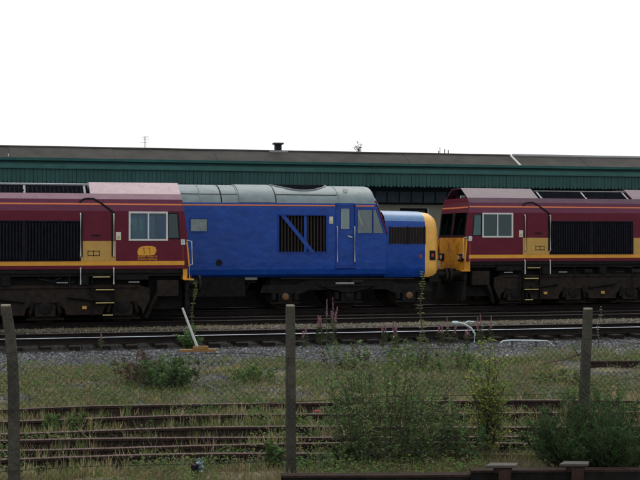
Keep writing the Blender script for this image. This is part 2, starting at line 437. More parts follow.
# ------------------------------------------------------------------ tracks
def rail_mesh(mb, pts, top_i=1):
    """flat bottom rail swept along pts (rail top points)"""
    prof = [(-0.07, -0.16), (-0.07, -0.147), (-0.012, -0.125), (-0.012, -0.05), (-0.036, -0.036), (-0.036, -0.006), (-0.028, 0), (0.028, 0), (0.036, -0.006), (0.036, -0.036), (0.012, -0.05), (0.012, -0.125), (0.07, -0.147), (0.07, -0.16)]
    n = len(prof); pts = [Vector(p) for p in pts]; vs = []
    for i, p in enumerate(pts):
        d = pts[min(i + 1, len(pts) - 1)] - pts[max(i - 1, 0)]; d.z = 0; d.normalize(); s = Vector((-d.y, d.x, 0))
        vs += [p + s * a + Vector((0, 0, b)) for a, b in prof]
    for i in range(len(pts) - 1):
        for j in range(n):
            k = (j + 1) % n
            mb.cur = top_i if j in (5, 6, 7) else 0
            mb.add([vs[i * n + j], vs[(i + 1) * n + j], vs[(i + 1) * n + k], vs[i * n + k]], [(0, 1, 2, 3)])
    mb.cur = 0
    mb.add(vs[:n], [tuple(range(n))]); mb.add(vs[-n:], [tuple(range(n))[::-1]])
    return mb


slp = MB().prism([(-0.125, -0.29), (0.125, -0.29), (0.125, -0.175), (0.11, -0.162), (-0.11, -0.162), (-0.125, -0.175)], 'y', -1.3, 1.3).build('sleeper', 'sleeper')
SLEEPER = slp.data
bpy.data.objects.remove(slp)


def track(p, z, top, x0, x1, sx0, sx1):
    t = tag(empty('railway_track', (0, p, z)), kind='structure')
    for s in (-0.7525, 0.7525):
        pts = [(x, s, 0) for x in np.linspace(x0, x1, 12)]
        rail_mesh(MB(), pts).build('rail', ['oily_rail', top if s < 0 else 'dull_top'], t)
    x = sx0
    while x < sx1:
        o = bpy.data.objects.new('sleeper', SLEEPER); COL.objects.link(o); o.parent = t
        o.location = (x, random.uniform(-0.03, 0.03), -0.002); o.rotation_euler = (0, 0, random.uniform(-0.02, 0.02))
        x += 0.66
    return t


track(P_SILVER, 0.0, 'polished', -60, 90, -1.5, 21)
track(P_NEAR, 0.0, 'dull_top', -60, 90, -1.5, 24)
track(P_FAR, Z_FAR, 'dull_top', -60, 90, -1.5, 27)

# rusty rails laid in the weeds behind the fence
rows = [([409, 403.8, 401.2, 400.5, 400.5], 'rusty rail in the weeds, farthest of the row behind the fence'),
        ([420, 415.7, 413.5, 412, 412], 'rusty rail in the weeds, second farthest of the row behind the fence'),
        ([432.6, 428, 426, 426, 426], 'rusty rail in the weeds, third farthest of the row behind the fence'),
        ([440.5, 437.5, 436, 436, 437], 'rusty rail in the weeds, third nearest of the row behind the fence'),
        ([449.5, 444.6, 443, 443, 445], 'rusty rail in the weeds, second nearest of the row behind the fence'),
        ([458.5, 454.3, 453, 452.5, 454], 'rusty rail in the weeds, nearest of the row behind the fence')]
for ys, lab in rows:
    pts = [at(x, y, -0.14) for x, y in zip([20, 190, 350, 480, 640], ys)]
    q0 = pts[0] + (pts[0] - pts[1]) * 1.6; q1 = pts[-1] + (pts[-1] - pts[-2]) * 0.4
    P = [q0] + pts + [q1]
    fine = []
    for i in range(len(P) - 1):
        a, b, c, d = P[max(i - 1, 0)], P[i], P[i + 1], P[min(i + 2, len(P) - 1)]
        for k in range(5):
            u = k / 5
            fine.append(0.5 * ((2 * b) + (-a + c) * u + (2 * a - 5 * b + 4 * c - d) * u * u + (-a + 3 * b - 3 * c + d) * u ** 3))
    fine.append(P[-1])
    for f in fine: f.z = -0.14 + 0.012 * math.sin(f.x * 0.9 + ys[0])
    tag(rail_mesh(MB(), fine).build('rusty_rail', ['rust', 'rust_top']), lab, 'rail', 'rusty rails lying in the weeds')
a, b = at(588, 361, -0.06), at(700, 360.5, -0.06)
tag(rail_mesh(MB(), [a, (a + b) / 2 + Vector((0, 0.02, 0)), b]).build('rusty_rail', ['rust', 'rust']), 'short rusty rail lying in the grass right of the leaning fence post', 'rail')


# ------------------------------------------------------------------ red freight locomotives
def text_mesh(body, size, name, m, parent, mtx):
    cu = bpy.data.curves.new(name, 'FONT'); cu.body = body; cu.size = size; cu.align_x = 'CENTER'; cu.extrude = 0.002
    to = bpy.data.objects.new(name, cu); COL.objects.link(to)
    dg = bpy.context.evaluated_depsgraph_get(); me = bpy.data.meshes.new_from_object(to.evaluated_get(dg))
    bpy.data.objects.remove(to)
    me.materials.clear(); me.materials.append(M[m]); me.transform(mtx)
    o = bpy.data.objects.new(name, me); COL.objects.link(o); o.parent = parent
    return o


def wheelset(t, x, y, r, parent, capm=None, side=1, inner=False):
    """wheel with tyre flange, disc and axle box; turned about Y"""
    mb = MB(); s = side
    prof = [(r + 0.028, y + s * -0.135), (r + 0.028, y + s * -0.105), (r, y + s * -0.09), (r - 0.008, y), (r - 0.07, y), (r - 0.08, y - s * 0.03), (0.2, y - s * 0.05), (0.18, y + s * 0.02), (0.05, y + s * 0.02)]
    mb.lathe_y(x, r, prof, 36)
    return mb.build('wheel', 'wheel', parent, smooth=True)


def red_loco(name, loc, rz, label, roofm, cantm, emblem_side, gutterd=True):
    root = tag(empty(name, loc, rz), label, 'locomotive', 'red freight locomotives')
    W = 1.32; L = 21.0
    def ff(v):                       # raked cab front, in (u, y, z) -> local
        u, y, z = v
        k = max(0.0, min(1.0, 1 - u / 0.6))
        u2 = u + max(0.0, min(1.0, (z - 2.25) / 1.2)) * 0.15 * k
        return (-u2, y, z)
    def B(): return MB(ff)
    WIN = (0.59, 1.62, 2.31, 3.06); QTR = (0.24, 0.54, 2.36, 3.03)
    # side walls with real window openings
    for s in (-1, 1):
        y = s * W
        mb = B().holes(0.0, L, 1.50, 3.10, [WIN, QTR, (0.5, 0.501, 1.6, 1.61)], lambda a, b: (a, y, b))
        # reveals
        for h in (WIN, QTR):
            for (p, q) in (((h[0], h[2]), (h[1], h[2])), ((h[1], h[2]), (h[1], h[3])), ((h[1], h[3]), (h[0], h[3])), ((h[0], h[3]), (h[0], h[2]))):
                mb.add([(p[0], y, p[1]), (q[0], y, q[1]), (q[0], y - s * 0.06, q[1]), (p[0], y - s * 0.06, p[1])], [(0, 1, 2, 3)])
        wall = mb.build('body_side', 'maroon', root)
        # lower yellow stripe
        B().box(0.1, L - 0.1, y + s * 0.001, y + s * 0.007, 1.60, 1.715).build('yellow_stripe', 'stripe', root)
        # gold panel behind the cab
        B().box(2.0, 2.95, y + s * 0.001, y + s * 0.006, 1.716, 2.27).build('gold_panel', 'gold', root)
        B().box(6.03, L - 3.2, y + s * 0.001, y + s * 0.006, 1.716, 2.27).build('gold_panel', 'gold', root)
        # cab door
        d = B(); d.box(2.16, 2.86, y + s * 0.001, y + s * 0.012, 2.275, 3.04)
        door = d.build('cab_door', 'maroon', root)
        B().box(2.15, 2.87, y + s * 0.001, y + s * 0.012, 1.718, 2.272).build('door_kick_panel', 'gold', door)
        B().box(2.44, 2.66, y + s * 0.013, y + s * 0.05, 2.42, 2.45).build('door_handle', 'rubber', door)
        mk = B()
        for q in (2.44, 2.60, 2.75): mk.box(q, q + 0.018, y + s * 0.0125, y + s * 0.016, 1.85, 2.02)
        for q in (1.87, 1.985): mk.box(2.44, 2.768, y + s * 0.0165, y + s * 0.0195, q, q + 0.016)
        mk.build('black_marking', 'rubber', door)
        # handrails: two by the door, continued beside the steps
        for u in (2.06, 2.96):
            B().tube([(u, y + s * 0.01, 3.03), (u, y + s * 0.07, 3.0), (u, y + s * 0.07, 1.86), (u, y + s * 0.01, 1.82)], 0.019).build('handrail', 'white', root)
            B().tube([(u, y + s * 0.005, 1.54), (u, y + s * 0.05, 1.50), (u, y + s * 0.05, 1.08)], 0.018).build('handrail', 'white', root)
        # recessed black rails of the door opening
        for u in (2.10, 2.92):
            B().box(u - 0.02, u + 0.02, y + s * 0.0065, y + s * 0.011, 1.84, 3.04).build('door_seal', 'rubber', root)
        # rain gutter arching over the door
        hi, lo = (2.98, 2.04) if s < 0 else (2.04, 2.98)
        pts = []
        for k in range(11):
            f = k / 10; u = hi + (lo - hi) * f
            z = 3.44 - 0.40 * max(0, (f - 0.4) / 0.6) ** 1.15 if f > 0.4 else 3.44 - 0.10 * max(0, (0.18 - f) / 0.18) ** 2
            yy = W + 0.015 - (max(0, z - 3.10) / 0.33) * 0.12
            pts.append((u, s * yy, z))
        B().tube(pts, 0.028).build('rain_gutter', 'rubber', root)
        # intake grilles: recess frame and slats
        for (g0, g1) in ((2.99, 4.44), (4.52, 5.97)):
            g = B().box(g0, g1, y + s * 0.001, y + s * 0.008, 1.745, 2.80).build('intake_grille', 'black', root)
            sl_ = B()
            for u in np.arange(g0 + 0.04, g1 - 0.03, 0.085): sl_.box(u, u + 0.035, y + s * 0.0085, y + s * 0.03, 1.78, 2.77)
            tag(sl_.build('grille_slats', 'slat', g), kind='stuff')
            f = B()
            f.box(g0 - 0.03, g0, y + s * 0.001, y + s * 0.034, 1.73, 2.83); f.box(g1, g1 + 0.03, y + s * 0.001, y + s * 0.034, 1.73, 2.83)
            f.box(g0 + .001, g1 - .001, y + s * 0.001, y + s * 0.034, 2.80, 2.83); f.box(g0 + .001, g1 - .001, y + s * 0.001, y + s * 0.034, 1.73, 1.745)
            f.build('grille_frame', 'slat', g)
        B().box(4.4705, 4.4895, y + s * 0.001, y + s * 0.036, 1.73, 2.83).build('grille_divider', 'slat', root)
        for u0 in (8.0, 11.0, 14.0):
            B().box(u0, u0 + 2.4, y + s * 0.0065, y + s * 0.02, 2.30, 2.95).build('side_hatch', 'maroon', root)
        # cab windows
        w0, w1, z0, z1 = WIN
        fr = B(); yo = y + s * 0.018; yi = y - s * 0.05
        for bx in ((w0 - .03, w0 + .02, z0 - .03, z1 + .03), (w1 - .02, w1 + .03, z0 - .03, z1 + .03)): fr.box(bx[0], bx[1], yi, yo, bx[2], bx[3])
        for bx in ((w0 + .0205, w1 - .0205, z0 - .03, z0 + .02), (w0 + .0205, w1 - .0205, z1 - .02, z1 + .03)): fr.box(bx[0], bx[1], yi, yo, bx[2], bx[3])
        fr.box((w0 + w1) / 2 - .018, (w0 + w1) / 2 + .018, yi, yo, z0 + .0205, z1 - .0205)
        fr = fr.build('window_frame', 'frame', root)
        B().box(w0 + .0205, (w0 + w1) / 2 - .0185, y - s * .03, y - s * .024, z0 + .0205, z1 - .0205).build('pane', 'glass66', fr)
        B().box((w0 + w1) / 2 + .0185, w1 - .0205, y - s * .02, y - s * .014, z0 + .0205, z1 - .0205).build('pane', 'glass66', fr)
        q0, q1, z0, z1 = QTR
        q = B().box(q0, q1, y - s * .035, y - s * .029, z0, z1).build('quarter_window', 'glass66', root)
        sf = B(); sf.box(q0 - .03, q0 - 0.001, y + s * .001, y + s * .01, z0 - .03, z1 + .03); sf.box(q1 + 0.001, q1 + .03, y + s * .001, y + s * .01, z0 - .03, z1 + .03)
        sf.box(q0, q1, y + s * .001, y + s * .01, z1 + 0.001, z1 + .03); sf.box(q0, q1, y + s * .001, y + s * .01, z0 - .03, z0 - 0.001)
        sf.build('window_seal', 'rubber', q)
        # data panel and small locker by the door
        dp = B().box(1.86, 2.0, y + s * 0.001, y + s * 0.012, 2.30, 2.52).build('data_panel', 'sign', root)
        B().box(1.89, 1.97, y + s * 0.0125, y + s * 0.015, 2.33, 2.41).build('data_panel_print', 'sign_yellow', dp)
        B().box(1.70, 1.83, y + s * 0.001, y + s * 0.004, 2.72, 2.98).build('locker_cover', 'maroon', root)
        # side marker lamp at the corner
        B().box(0.08, 0.2, y * 0.95, y + s * 0.035, 2.16, 2.32).build('marker_lamp', 'lens', root, bevel=0.01)
        # cantrail: the inward leaning upper side and the roof shoulder
        mb = B()
        mb.add([(0, s * W, 3.1), (L, s * W, 3.1), (L, s * 1.21, 3.43), (0, s * 1.21, 3.43)], [(0, 1, 2, 3)])
        mb.build('cantrail', 'cantrail', root)
        mb = B()
        mb.add([(0, s * 1.21, 3.43), (L, s * 1.21, 3.43), (L, s * 1.03, 3.59), (0, s * 1.03, 3.59)], [(0, 1, 2, 3)])
        mb.build('roof_shoulder', cantm, root)
        yy = s * (W - 0.11 * (3.29 - 3.1) / 0.33)
        B().prism([(yy + s * 0.006, 3.268), (yy + s * 0.011, 3.27), (yy - s * 0.003, 3.312), (yy - s * 0.008, 3.31)], 'x', 0.02, L - 0.02).build('orange_line', 'orange', root)
        # roof-level radiator panels: dark mesh, pale ribs and rail
        mb = B(); mb.prism([(s * 0.97, 3.592), (s * 0.55, 3.83), (s * 0.2, 3.83), (s * 0.2, 3.592)], 'x', 2.72, 6.1)
        rad = mb.build('roof_grille', 'black', root)
        rb = B()
        for u in (2.82, 4.45, 6.0):
            rb.prism([(s * 0.985, 3.594), (s * 0.56, 3.838), (s * 0.5, 3.85), (s * 1.0, 3.594)], 'x', u - 0.03, u + 0.03)
        rb.tube([(2.72, s * 0.56, 3.85), (6.1, s * 0.56, 3.85)], 0.02); rb.build('roof_rib', 'lead', rad)
        hb = B()
        for u in np.arange(2.9, 6.05, 0.12): hb.prism([(s * 0.975, 3.594), (s * 0.552, 3.833), (s * 0.54, 3.84), (s * 0.985, 3.6)], 'x', u, u + 0.03)
        tag(hb.build('roof_mesh_bars', 'slat', rad), kind='stuff')
    # flat roof between the shoulders, raised roof sections
    B().box(0.0, L, -1.029, 1.029, 3.50, 3.588).build('roof_deck', 'under', root)
    for (u0, u1, nm) in ((0.42, 2.68, 'cab_roof'), (6.15, 19.5, 'engine_roof')):
        B().prism([(-1.03, 3.59), (-0.42, 3.93), (0.42, 3.93), (1.03, 3.59)], 'x', u0, u1).build(nm, roofm, root)
    # overhanging visor of the cab roof
    B().prism([(-1.03, 3.59), (-0.42, 3.93), (0.42, 3.93), (1.03, 3.59), (1.0, 3.575), (0.41, 3.90), (-0.41, 3.90), (-1.0, 3.575)], 'x', 0.02, 0.419).build('roof_visor', roofm, root)
    B().box(0.30, 0.40, -0.4, 0.4, 3.592, 3.88).build('horn_cover', 'black', root)
    B().tube([(0.1, 0.25, 3.64), (0.36, 0.25, 3.64)], 0.05, 10).build('horn', 'lens', root)
    # cab front with two windscreens
    WS = [(-1.16, -0.1, 2.36, 3.14), (0.1, 1.16, 2.36, 3.14)]
    mb = B().holes(-W, W, 2.25, 3.10, [(h[0], h[1], h[2], 3.10) for h in WS], lambda a, b: (0, a, b))
    mb.add([(0, -W, 3.1), (0, W, 3.1), (0, 1.21, 3.43), (0, -1.21, 3.43)], [(0, 1, 2, 3)])
    mb.add([(0, -1.21, 3.43), (0, 1.21, 3.43), (0, 1.03, 3.59), (0, -1.03, 3.59)], [(0, 1, 2, 3)])
    mb.build('cab_front', 'maroon', root)
    B().box(-0.012, -0.004, -1.2, 1.2, 3.25, 3.30).build('orange_line', 'orange', root)
    for h in WS:
        ws = B().box(-0.006, -0.001, h[0], h[1], h[2], 3.10).build('windscreen', 'glass66', root)
        f = B(); f.box(-.02, -.001, h[0] - .04, h[0] - .001, h[2] - .04, 3.11); f.box(-.02, -.001, h[1] + .001, h[1] + .04, h[2] - .04, 3.11)
        f.box(-.02, -.001, h[0], h[1], h[2] - .04, h[2] - .001)
        f.build('window_seal', 'rubber', ws)
        B().tube([(-0.03, (h[0] + h[1]) / 2, 2.34), (-0.035, (h[0] + h[1]) / 2 + 0.15, 2.9)], 0.012).build('wiper', 'rubber', ws)
    nose = B()
    nose.prism([(0.14, -1.325), (0.0, -1.2), (-0.03, 0), (0.0, 1.2), (0.14, 1.325)], 'z', 1.2, 2.27)
    nose.build('yellow_nose', 'yellow', root)
    for s in (-1, 1):
        hl = B().box(-0.07, 0.0, s * 0.72, s * 1.12, 1.50, 1.74).build('headlight_cluster', 'rubber', root, bevel=0.015)
        B().lathe_y(0, 0, [(0.001, 0), (0.001, 0.001)], 4)
        for k, (yy, m_) in enumerate(((0.82, 'lens'), (1.02, 'red'))):
            B().tube([(-0.071, s * yy, 1.62), (-0.085, s * yy, 1.62)], 0.075, 14).build('lamp_lens', m_, hl)
        # corner handrail, yellow post and step
        B().tube([(0.05, s * 1.30, 2.3), (-0.10, s * 1.36, 2.26), (-0.12, s * 1.36, 1.62), (0.0, s * 1.3, 1.58)], 0.017).build('corner_handrail', 'white', root)
        B().tube([(0.03, s * 1.33, 2.25), (-0.03, s * 1.345, 1.62), (-0.04, s * 1.345, 1.2)], 0.022).build('corner_post', 'stripe', root)
        B().box(-0.16, 0.13, s * 1.2, s * 1.37, 1.18, 1.215).build('corner_step', 'stripe', root)
        # buffer
        b = B().tube([(0.02, s * 0.86, 1.06), (-0.36, s * 0.86, 1.06)], 0.11, 16).build('buffer', 'under', root, smooth=True)
        B().tube([(-0.361, s * 0.86, 1.06), (-0.42, s * 0.86, 1.06)], 0.23, 20).build('buffer_head', 'bogie', b)
    for yy in (-0.45, -0.25, 0.25, 0.45):
        B().tube([(-0.03, yy, 1.25), (-0.16, yy, 1.1), (-0.16, yy * 1.1, 0.7)], 0.03).build('brake_pipe', 'under', root)
    B().box(-0.25, 0.0, -0.09, 0.09, 0.88, 1.14).build('coupling_hook', 'under', root)
    B().box(-0.04, 0.06, -1.25, 1.25, 0.88, 1.198).build('buffer_beam', 'under', root)
    B().prism([(-0.12, 0.22), (0.05, 0.25), (0.06, 0.86), (-0.02, 0.86)], 'y', -1.2, 1.2).build('snow_plough', 'under', root)
    # rear end, floor, cab bulkhead and interior
    B().box(L - 0.05, L, -W + .002, W - .002, 1.2, 3.5).build('rear_end', 'maroon', root)
    B().box(0.15, L, -1.26, 1.26, 1.30, 1.498).build('underframe', 'under', root)
    B().box(0.1, 1.05, -0.88, 0.88, 0.35, 1.299).build('cab_underframe', 'under', root)
    for s in (-1, 1):
        B().box(0.15, L, s * 1.261, s * 1.30, 1.38, 1.497).build('sole_bar', 'under', root)
    B().box(2.3, 2.36, -1.18, 1.18, 1.5, 3.40).build('cab_bulkhead', 'interior', root)
    B().box(0.2, 0.62, -1.15, 1.15, 1.5, 2.28).build('driving_desk', 'interior', root)
    st = B().box(1.15, 1.6, -0.85, -0.4, 1.95, 2.05); st.box(1.5, 1.62, -0.84, -0.41, 2.051, 2.75); st.box(1.3, 1.45, -0.7, -0.55, 1.5, 1.949)
    st.build('driver_seat', 'seatm', root, bevel=0.02)
    # equipment boxes under the cab and the steps
    for s in (-1, 1):
        B().box(0.25, 0.85, s * 0.9, s * 1.24, 0.72, 1.18).build('sand_box', 'bogie', root, bevel=0.02)
        B().tube([(0.75, s * 1.1, 0.9), (0.98, s * 1.02, 0.5), (1.12, s * 0.9, 0.14)], 0.07, 8).build('sand_pipe', 'bogie', root)
        B().box(1.1, 2.0, s * 1.0, s * 1.27, 1.2, 1.36).build('air_reservoir_box', 'under', root)
        for (u0, u1, z, dy) in ((2.16, 2.62, 1.27, 0.0), (2.05, 2.55, 0.92, 0.03), (2.05, 2.55, 0.56, 0.03), (2.08, 2.36, 0.22, 0.0)):
            if s > 0: pass
            tr = B().box(u0, u1, s * 1.12, s * (1.30 + dy), z, z + 0.025).build('step_tread', 'under', root)
            B().box(u0, u1, s * (1.3005 + dy), s * (1.325 + dy), z, z + 0.026).build('step_edge', 'sign_yellow', tr)
        B().box(2.03, 2.05, s * 1.10, s * 1.28, 0.2, 1.32).build('step_bracket', 'under', root)
        B().box(2.63, 2.65, s * 1.10, s * 1.28, 0.2, 1.32).build('step_bracket', 'under', root)
        # sloped cable conduit and pipes along the sole bar
        B().tube([(1.0, s * 1.285, 1.40), (6.5, s * 1.285, 1.42)], 0.025).build('pipe', 'under', root)
    # bogies
    for axles in ((1.8, 3.9, 6.0), (L - 6.0, L - 3.9, L - 1.8)):
        c = axles[1]
        for s in (-1, 1):
            y0, y1 = s * 1.05, s * 1.17
            top = 1.06; pl = [(c - 2.85, 0.62), (c - 2.85, 0.96), (c - 2.5, top), (c + 2.5, top), (c + 2.85, 0.96), (c + 2.85, 0.62)]
            prev = c + 2.85
            for ax in axles[::-1]:
                for k in range(0, 9):
                    th = math.pi * k / 8
                    pl.append((ax + 0.56 * math.cos(th), 0.24 + 0.36 * math.sin(th) ** 0.8))
            bf = B().prism(pl, 'y', y0, y1).build('bogie_frame', 'bogie', root)
            B().box(c - 2.5, c + 2.5, s * 1.171, s * 1.21, 0.98, 1.04).build('frame_flange', 'bogie', bf)
            for ax in axles:
                wheelset(root, -ax, s * 0.84, 0.53, root, side=s)
                ab = B().prism([(ax - 0.27, 0.2), (ax - 0.3, 0.5), (ax - 0.15, 0.62), (ax + 0.15, 0.62), (ax + 0.3, 0.5), (ax + 0.27, 0.2)], 'y', s * 1.0, s * 1.14).build('axle_box', 'bogie', root, bevel=0.015)
                B().lathe_y(ax, 0.44, [(0.17, s * 1.141), (0.17, s * 1.18), (0.10, s * 1.20), (0.02, s * 1.20)], 20).build('axle_cap', 'under', ab, smooth=True)
            for ax in (c - 1.05, c + 1.05):
                sp = B().tube([(ax, s * 1.13, 1.061), (ax, s * 1.13, 1.35)], 0.16, 14).build('secondary_spring', 'under', root)
                B().tube([(ax - 0.5, s * 1.22, 0.62), (ax + 0.45, s * 1.22, 0.74)], 0.05, 10).build('damper', 'under', root)
                B().box(ax - 0.06, ax + 0.06, s * 1.171, s * 1.23, 0.40, 0.48).build('bracket', 'gold', root)
        B().box(c - 2.6, c + 2.6, -1.0, 1.0, 0.75, 1.25).build('bogie_bolster', 'under', root)
        for ax in axles:
            B().tube([(ax, -0.83, 0.53), (ax, 0.83, 0.53)], 0.09, 12).build('axle', 'wheel', root)
    B().prism([(-1.2, 0.45), (-1.28, 0.6), (-1.28, 1.29), (1.28, 1.29), (1.28, 0.6), (1.2, 0.45)], 'x', 7.4, 13.6).build('fuel_tank', 'under', root)
    rr = random.Random(5)
    for s in (-1, 1):
        for k in range(26):
            u = rr.uniform(0.9, 19.5); z = rr.uniform(1.10, 1.36); kind = k % 3
            if kind == 0: B().box(u, u + rr.uniform(.12, .4), s * 1.20, s * 1.29, z - .12, z).build('bracket', rr.choice(['bogie', 'under', 'under']), root, bevel=.01)
            elif kind == 1: B().tube([(u, s * 1.24, z), (u + .25, s * 1.25, z - .10), (u + .6, s * 1.22, z - .02)], .022, 6).build('air_hose', 'rubber', root)
            else: B().tube([(u, s * 1.24, 1.38), (u, s * 1.24, rr.uniform(.5, 1.0))], .018, 6).build('pipe', rr.choice(['bogie', 'under']), root)
        for u in (1.35, 3.3, 5.4, 7.1): B().box(u, u + .3, s * 1.27, s * 1.30, 1.12, 1.15).build('worn_bracket', 'lead' if u in (1.35, 3.3) else 'bogie', root)
        for ax in (1.8, 3.9, 6.0):
            for q in (-.4, .4): B().tube([(ax + q, s * 1.19, .30), (ax + q * .8, s * 1.2, .62)], .05, 8).build('brake_hanger', 'under', root)
            B().box(ax - .5, ax + .5, s * 1.0, s * 1.05, .10, .16).build('brake_beam', 'under', root)
    # emblem and lettering below the side window
    if emblem_side:
        s = emblem_side; y = s * (W + 0.001)
        heads = [(0.0, 0.0), (0.115, 0.012), (0.23, 0.02)]
        body = [(-0.27, 0.02), (-0.28, 0.11), (-0.24, 0.19), (-0.17, 0.235), (-0.09, 0.24), (-0.02, 0.255), (0.05, 0.245), (0.11, 0.25), (0.19, 0.225), (0.245, 0.20), (0.22, 0.165), (0.265, 0.135), (0.225, 0.105), (0.25, 0.07), (0.20, 0.045), (0.22, 0.01), (0.12, -0.005), (-0.02, -0.01), (-0.15, -0.012), (-0.23, -0.01)]
        em = B().prism([(1.13 - 0.0 - q[0], 1.885 + q[1]) for q in body], 'y', y, y + s * 0.004).build('emblem', 'stripe', root)
        # dark cut lines between the three heads
        for k, dx in enumerate((-0.10, 0.05)):
            pts = [(1.13 - (dx - 0.05), y + s * 0.005, 2.085), (1.13 - (dx + 0.02), y + s * 0.005, 2.06), (1.13 - (dx - 0.01), y + s * 0.005, 2.01), (1.13 - (dx + 0.035), y + s * 0.005, 1.97), (1.13 - (dx + 0.0), y + s * 0.005, 1.92)]
            B().tube(pts, 0.007, 5).build('emblem_line', 'maroon', em)
        for body, z in (('English Welsh &', 1.815), ('Scottish Railway', 1.745)):
            mt = Matrix.Translation((-1.13, y + s * 0.003, z)) @ (Matrix.Rotation(math.pi if s > 0 else 0, 4, 'Z')) @ Matrix.Rotation(R(90), 4, 'X')
            text_mesh(body, 0.082, 'lettering', 'stripe', root, mt)
    return root


red_loco('red_locomotive', (5.226, P_NEAR, 0.0), 0.0,
         'red freight locomotive with faded pink cab roof and yellow emblem under its cab window', 'pink_roof', 'pink_cant', -1)
red_loco('red_locomotive', (14.84, P_FAR, Z_FAR), math.pi,
         'red freight locomotive with yellow nose and dark red cab roof beside the blue locomotive', 'maroon_roof', 'maroon_roof', 0)


# ------------------------------------------------------------------ blue locomotive
def blue_loco(loc):
    root = tag(empty('blue_locomotive', loc), 'blue locomotive with grey roof and pale yellow nose end between the red locomotives', 'locomotive')
    W = 1.34; L = 18.1
    prof = [(1.18, 1.03), (1.30, 1.12), (1.335, 1.28), (W, 1.5), (W, 3.22), (1.32, 3.36)]         # side, bottom to cantrail
    roof = [(1.32, 3.36), (1.27, 3.46), (1.16, 3.60), (0.98, 3.73), (0.74, 3.84), (0.42, 3.92), (0.0, 3.96)]
    def rs(y):                                                                                   # roof height at |y|
        return float(np.interp(abs(y), [r[0] for r in roof][::-1], [r[1] for r in roof][::-1]))
    U0, U1 = 2.86, L - 2.86                    # body between the cab doors; cabs and noses at both ends
    def B(f=None): return MB(f or (lambda v: (-v[0], v[1], v[2])))
    GR = (3.83, 5.35, 1.83, 2.97)
    for s in (-1, 1):
        # body side of the engine room, grille opening left free
        mb = B(); U0, U1 = 2.86, L - 2.86
        for i in range(3):
            (ya, za), (yb, zb) = prof[i], prof[i + 1]
            e_ = 0.66 if i == 2 else 0
            mb.add([(U0 + e_, s * ya, za), (U1 - e_, s * ya, za), (U1 - e_, s * yb, zb), (U0 + e_, s * yb, zb)], [(0, 1, 2, 3)])
        U0, U1 = 3.52, L - 3.52
        mb.holes(U0, U1, 1.5, 3.22, [GR], lambda a, b: (a, s * W, b))
        mb.add([(U0, s * W, 3.22), (U1, s * W, 3.22), (U1, s * 1.32, 3.36), (U0, s * 1.32, 3.36)], [(0, 1, 2, 3)])
        mb.build('body_side', 'blue', root)
        B().box(U0 + 0.02, U1 - 0.02, s * (W - 0.012), s * (W - 0.001), 3.24, 3.246).build('cantrail_seam', 'blue_frame', root)
        B().prism([(s * 1.336, 3.265), (s * 1.345, 3.265), (s * 1.339, 3.305), (s * 1.33, 3.305)], 'x', U0 + 0.01, U1 - 0.01).build('orange_line', 'orange', root)
        # large side grille with vertical slats and blue braces
        g0, g1, z0, z1 = GR
        g = B().box(g0 - .05, g1 + .05, s * (W - 0.20), s * (W - 0.12), z0 - .05, z1 + .05).build('side_grille', 'black', root)
        for u in np.arange(g0 + 0.03, g1, 0.105):
            B().box(u, u + 0.045, s * (W - 0.119), s * (W - 0.04), z0, z1).build('slat', 'rust_slat', g)
        f = B(); f.box(g0 - .04, g0, s * (W - .11), s * (W + .02), z0 - .04, z1 + .04); f.box(g1, g1 + .04, s * (W - .11), s * (W + .02), z0 - .04, z1 + .04)
        f.box(g0 + .001, g1 - .001, s * (W - .11), s * (W + .02), z1, z1 + .04); f.box(g0 + .001, g1 - .001, s * (W - .11), s * (W + .02), z0 - .04, z0)
        f.build('grille_frame', 'blue_frame', g)
        um = g0 + 0.44 * (g1 - g0) if s < 0 else g0 + .5 * (g1 - g0)
        B().box(um - 0.045, um + 0.045, s * (W - 0.035), s * (W - 0.015), z0 + .001, z1 - .001).build('brace', 'blue', g)
        ua, ub = g1 - 0.05, g0 + 0.45
        B().prism([(ua, z1 - .002), (ua - 0.16, z1 - .002), (ub - 0.08, z0 + .002), (ub + 0.08, z0 + .002)], 'y', s * (W - 0.014), s * (W - 0.003)).build('brace', 'blue', g)
        # small engine room windows
        for u0 in (7.63, 9.6):
            wn = B().box(u0, u0 + 0.5, s * (W + 0.001), s * (W + 0.008), 2.47, 2.85).build('side_window', 'window_pale', root, bevel=0.004)
            sf = B(); sf.box(u0 - .03, u0 - .001, s * (W + .001), s * (W + .018), 2.44, 2.88); sf.box(u0 + .501, u0 + .53, s * (W + .001), s * (W + .018), 2.44, 2.88)
            sf.box(u0, u0 + .5, s * (W + .001), s * (W + .018), 2.851, 2.88); sf.box(u0, u0 + .5, s * (W + .001), s * (W + .018), 2.44, 2.469)
            sf.build('window_seal', 'blue_frame', wn)
        # filler hole
        B().lathe_y(7.25, 1.5, [(0.10, s * (W + 0.001)), (0.10, s * (W + 0.012)), (0.06, s * (W + 0.012)), (0.055, s * (W + 0.004)), (0.01, s * (W + 0.004))], 18).build('filler_hole', 'rubber', root)
        dp = B().box(3.60, 3.72, s * (W + .001), s * (W + .008), 2.72, 2.94).build('data_panel', 'sign', root)
        B().box(3.62, 3.70, s * (W + .0085), s * (W + .011), 2.74, 2.81).build('data_panel_print', 'sign_yellow', dp)
    # roof in panels with raised seams
    ys = [r for r in roof[::-1]]; full = [(-a, b) for a, b in roof] + [(a, b) for a, b in roof[::-1][1:]]
    def arc(mb, u0, u1, lift=0.0):
        n = len(full)
        vs = [(u0, a * (1 + lift * .5), b + lift) for a, b in full] + [(u1, a * (1 + lift * .5), b + lift) for a, b in full]
        mb.add(vs, [(i, i + 1, i + 1 + n, i + n) for i in range(n - 1)])
        return mb
    arc(B(), 2.2, L - 2.2).build('roof', 'grey_roof', root, smooth=True)
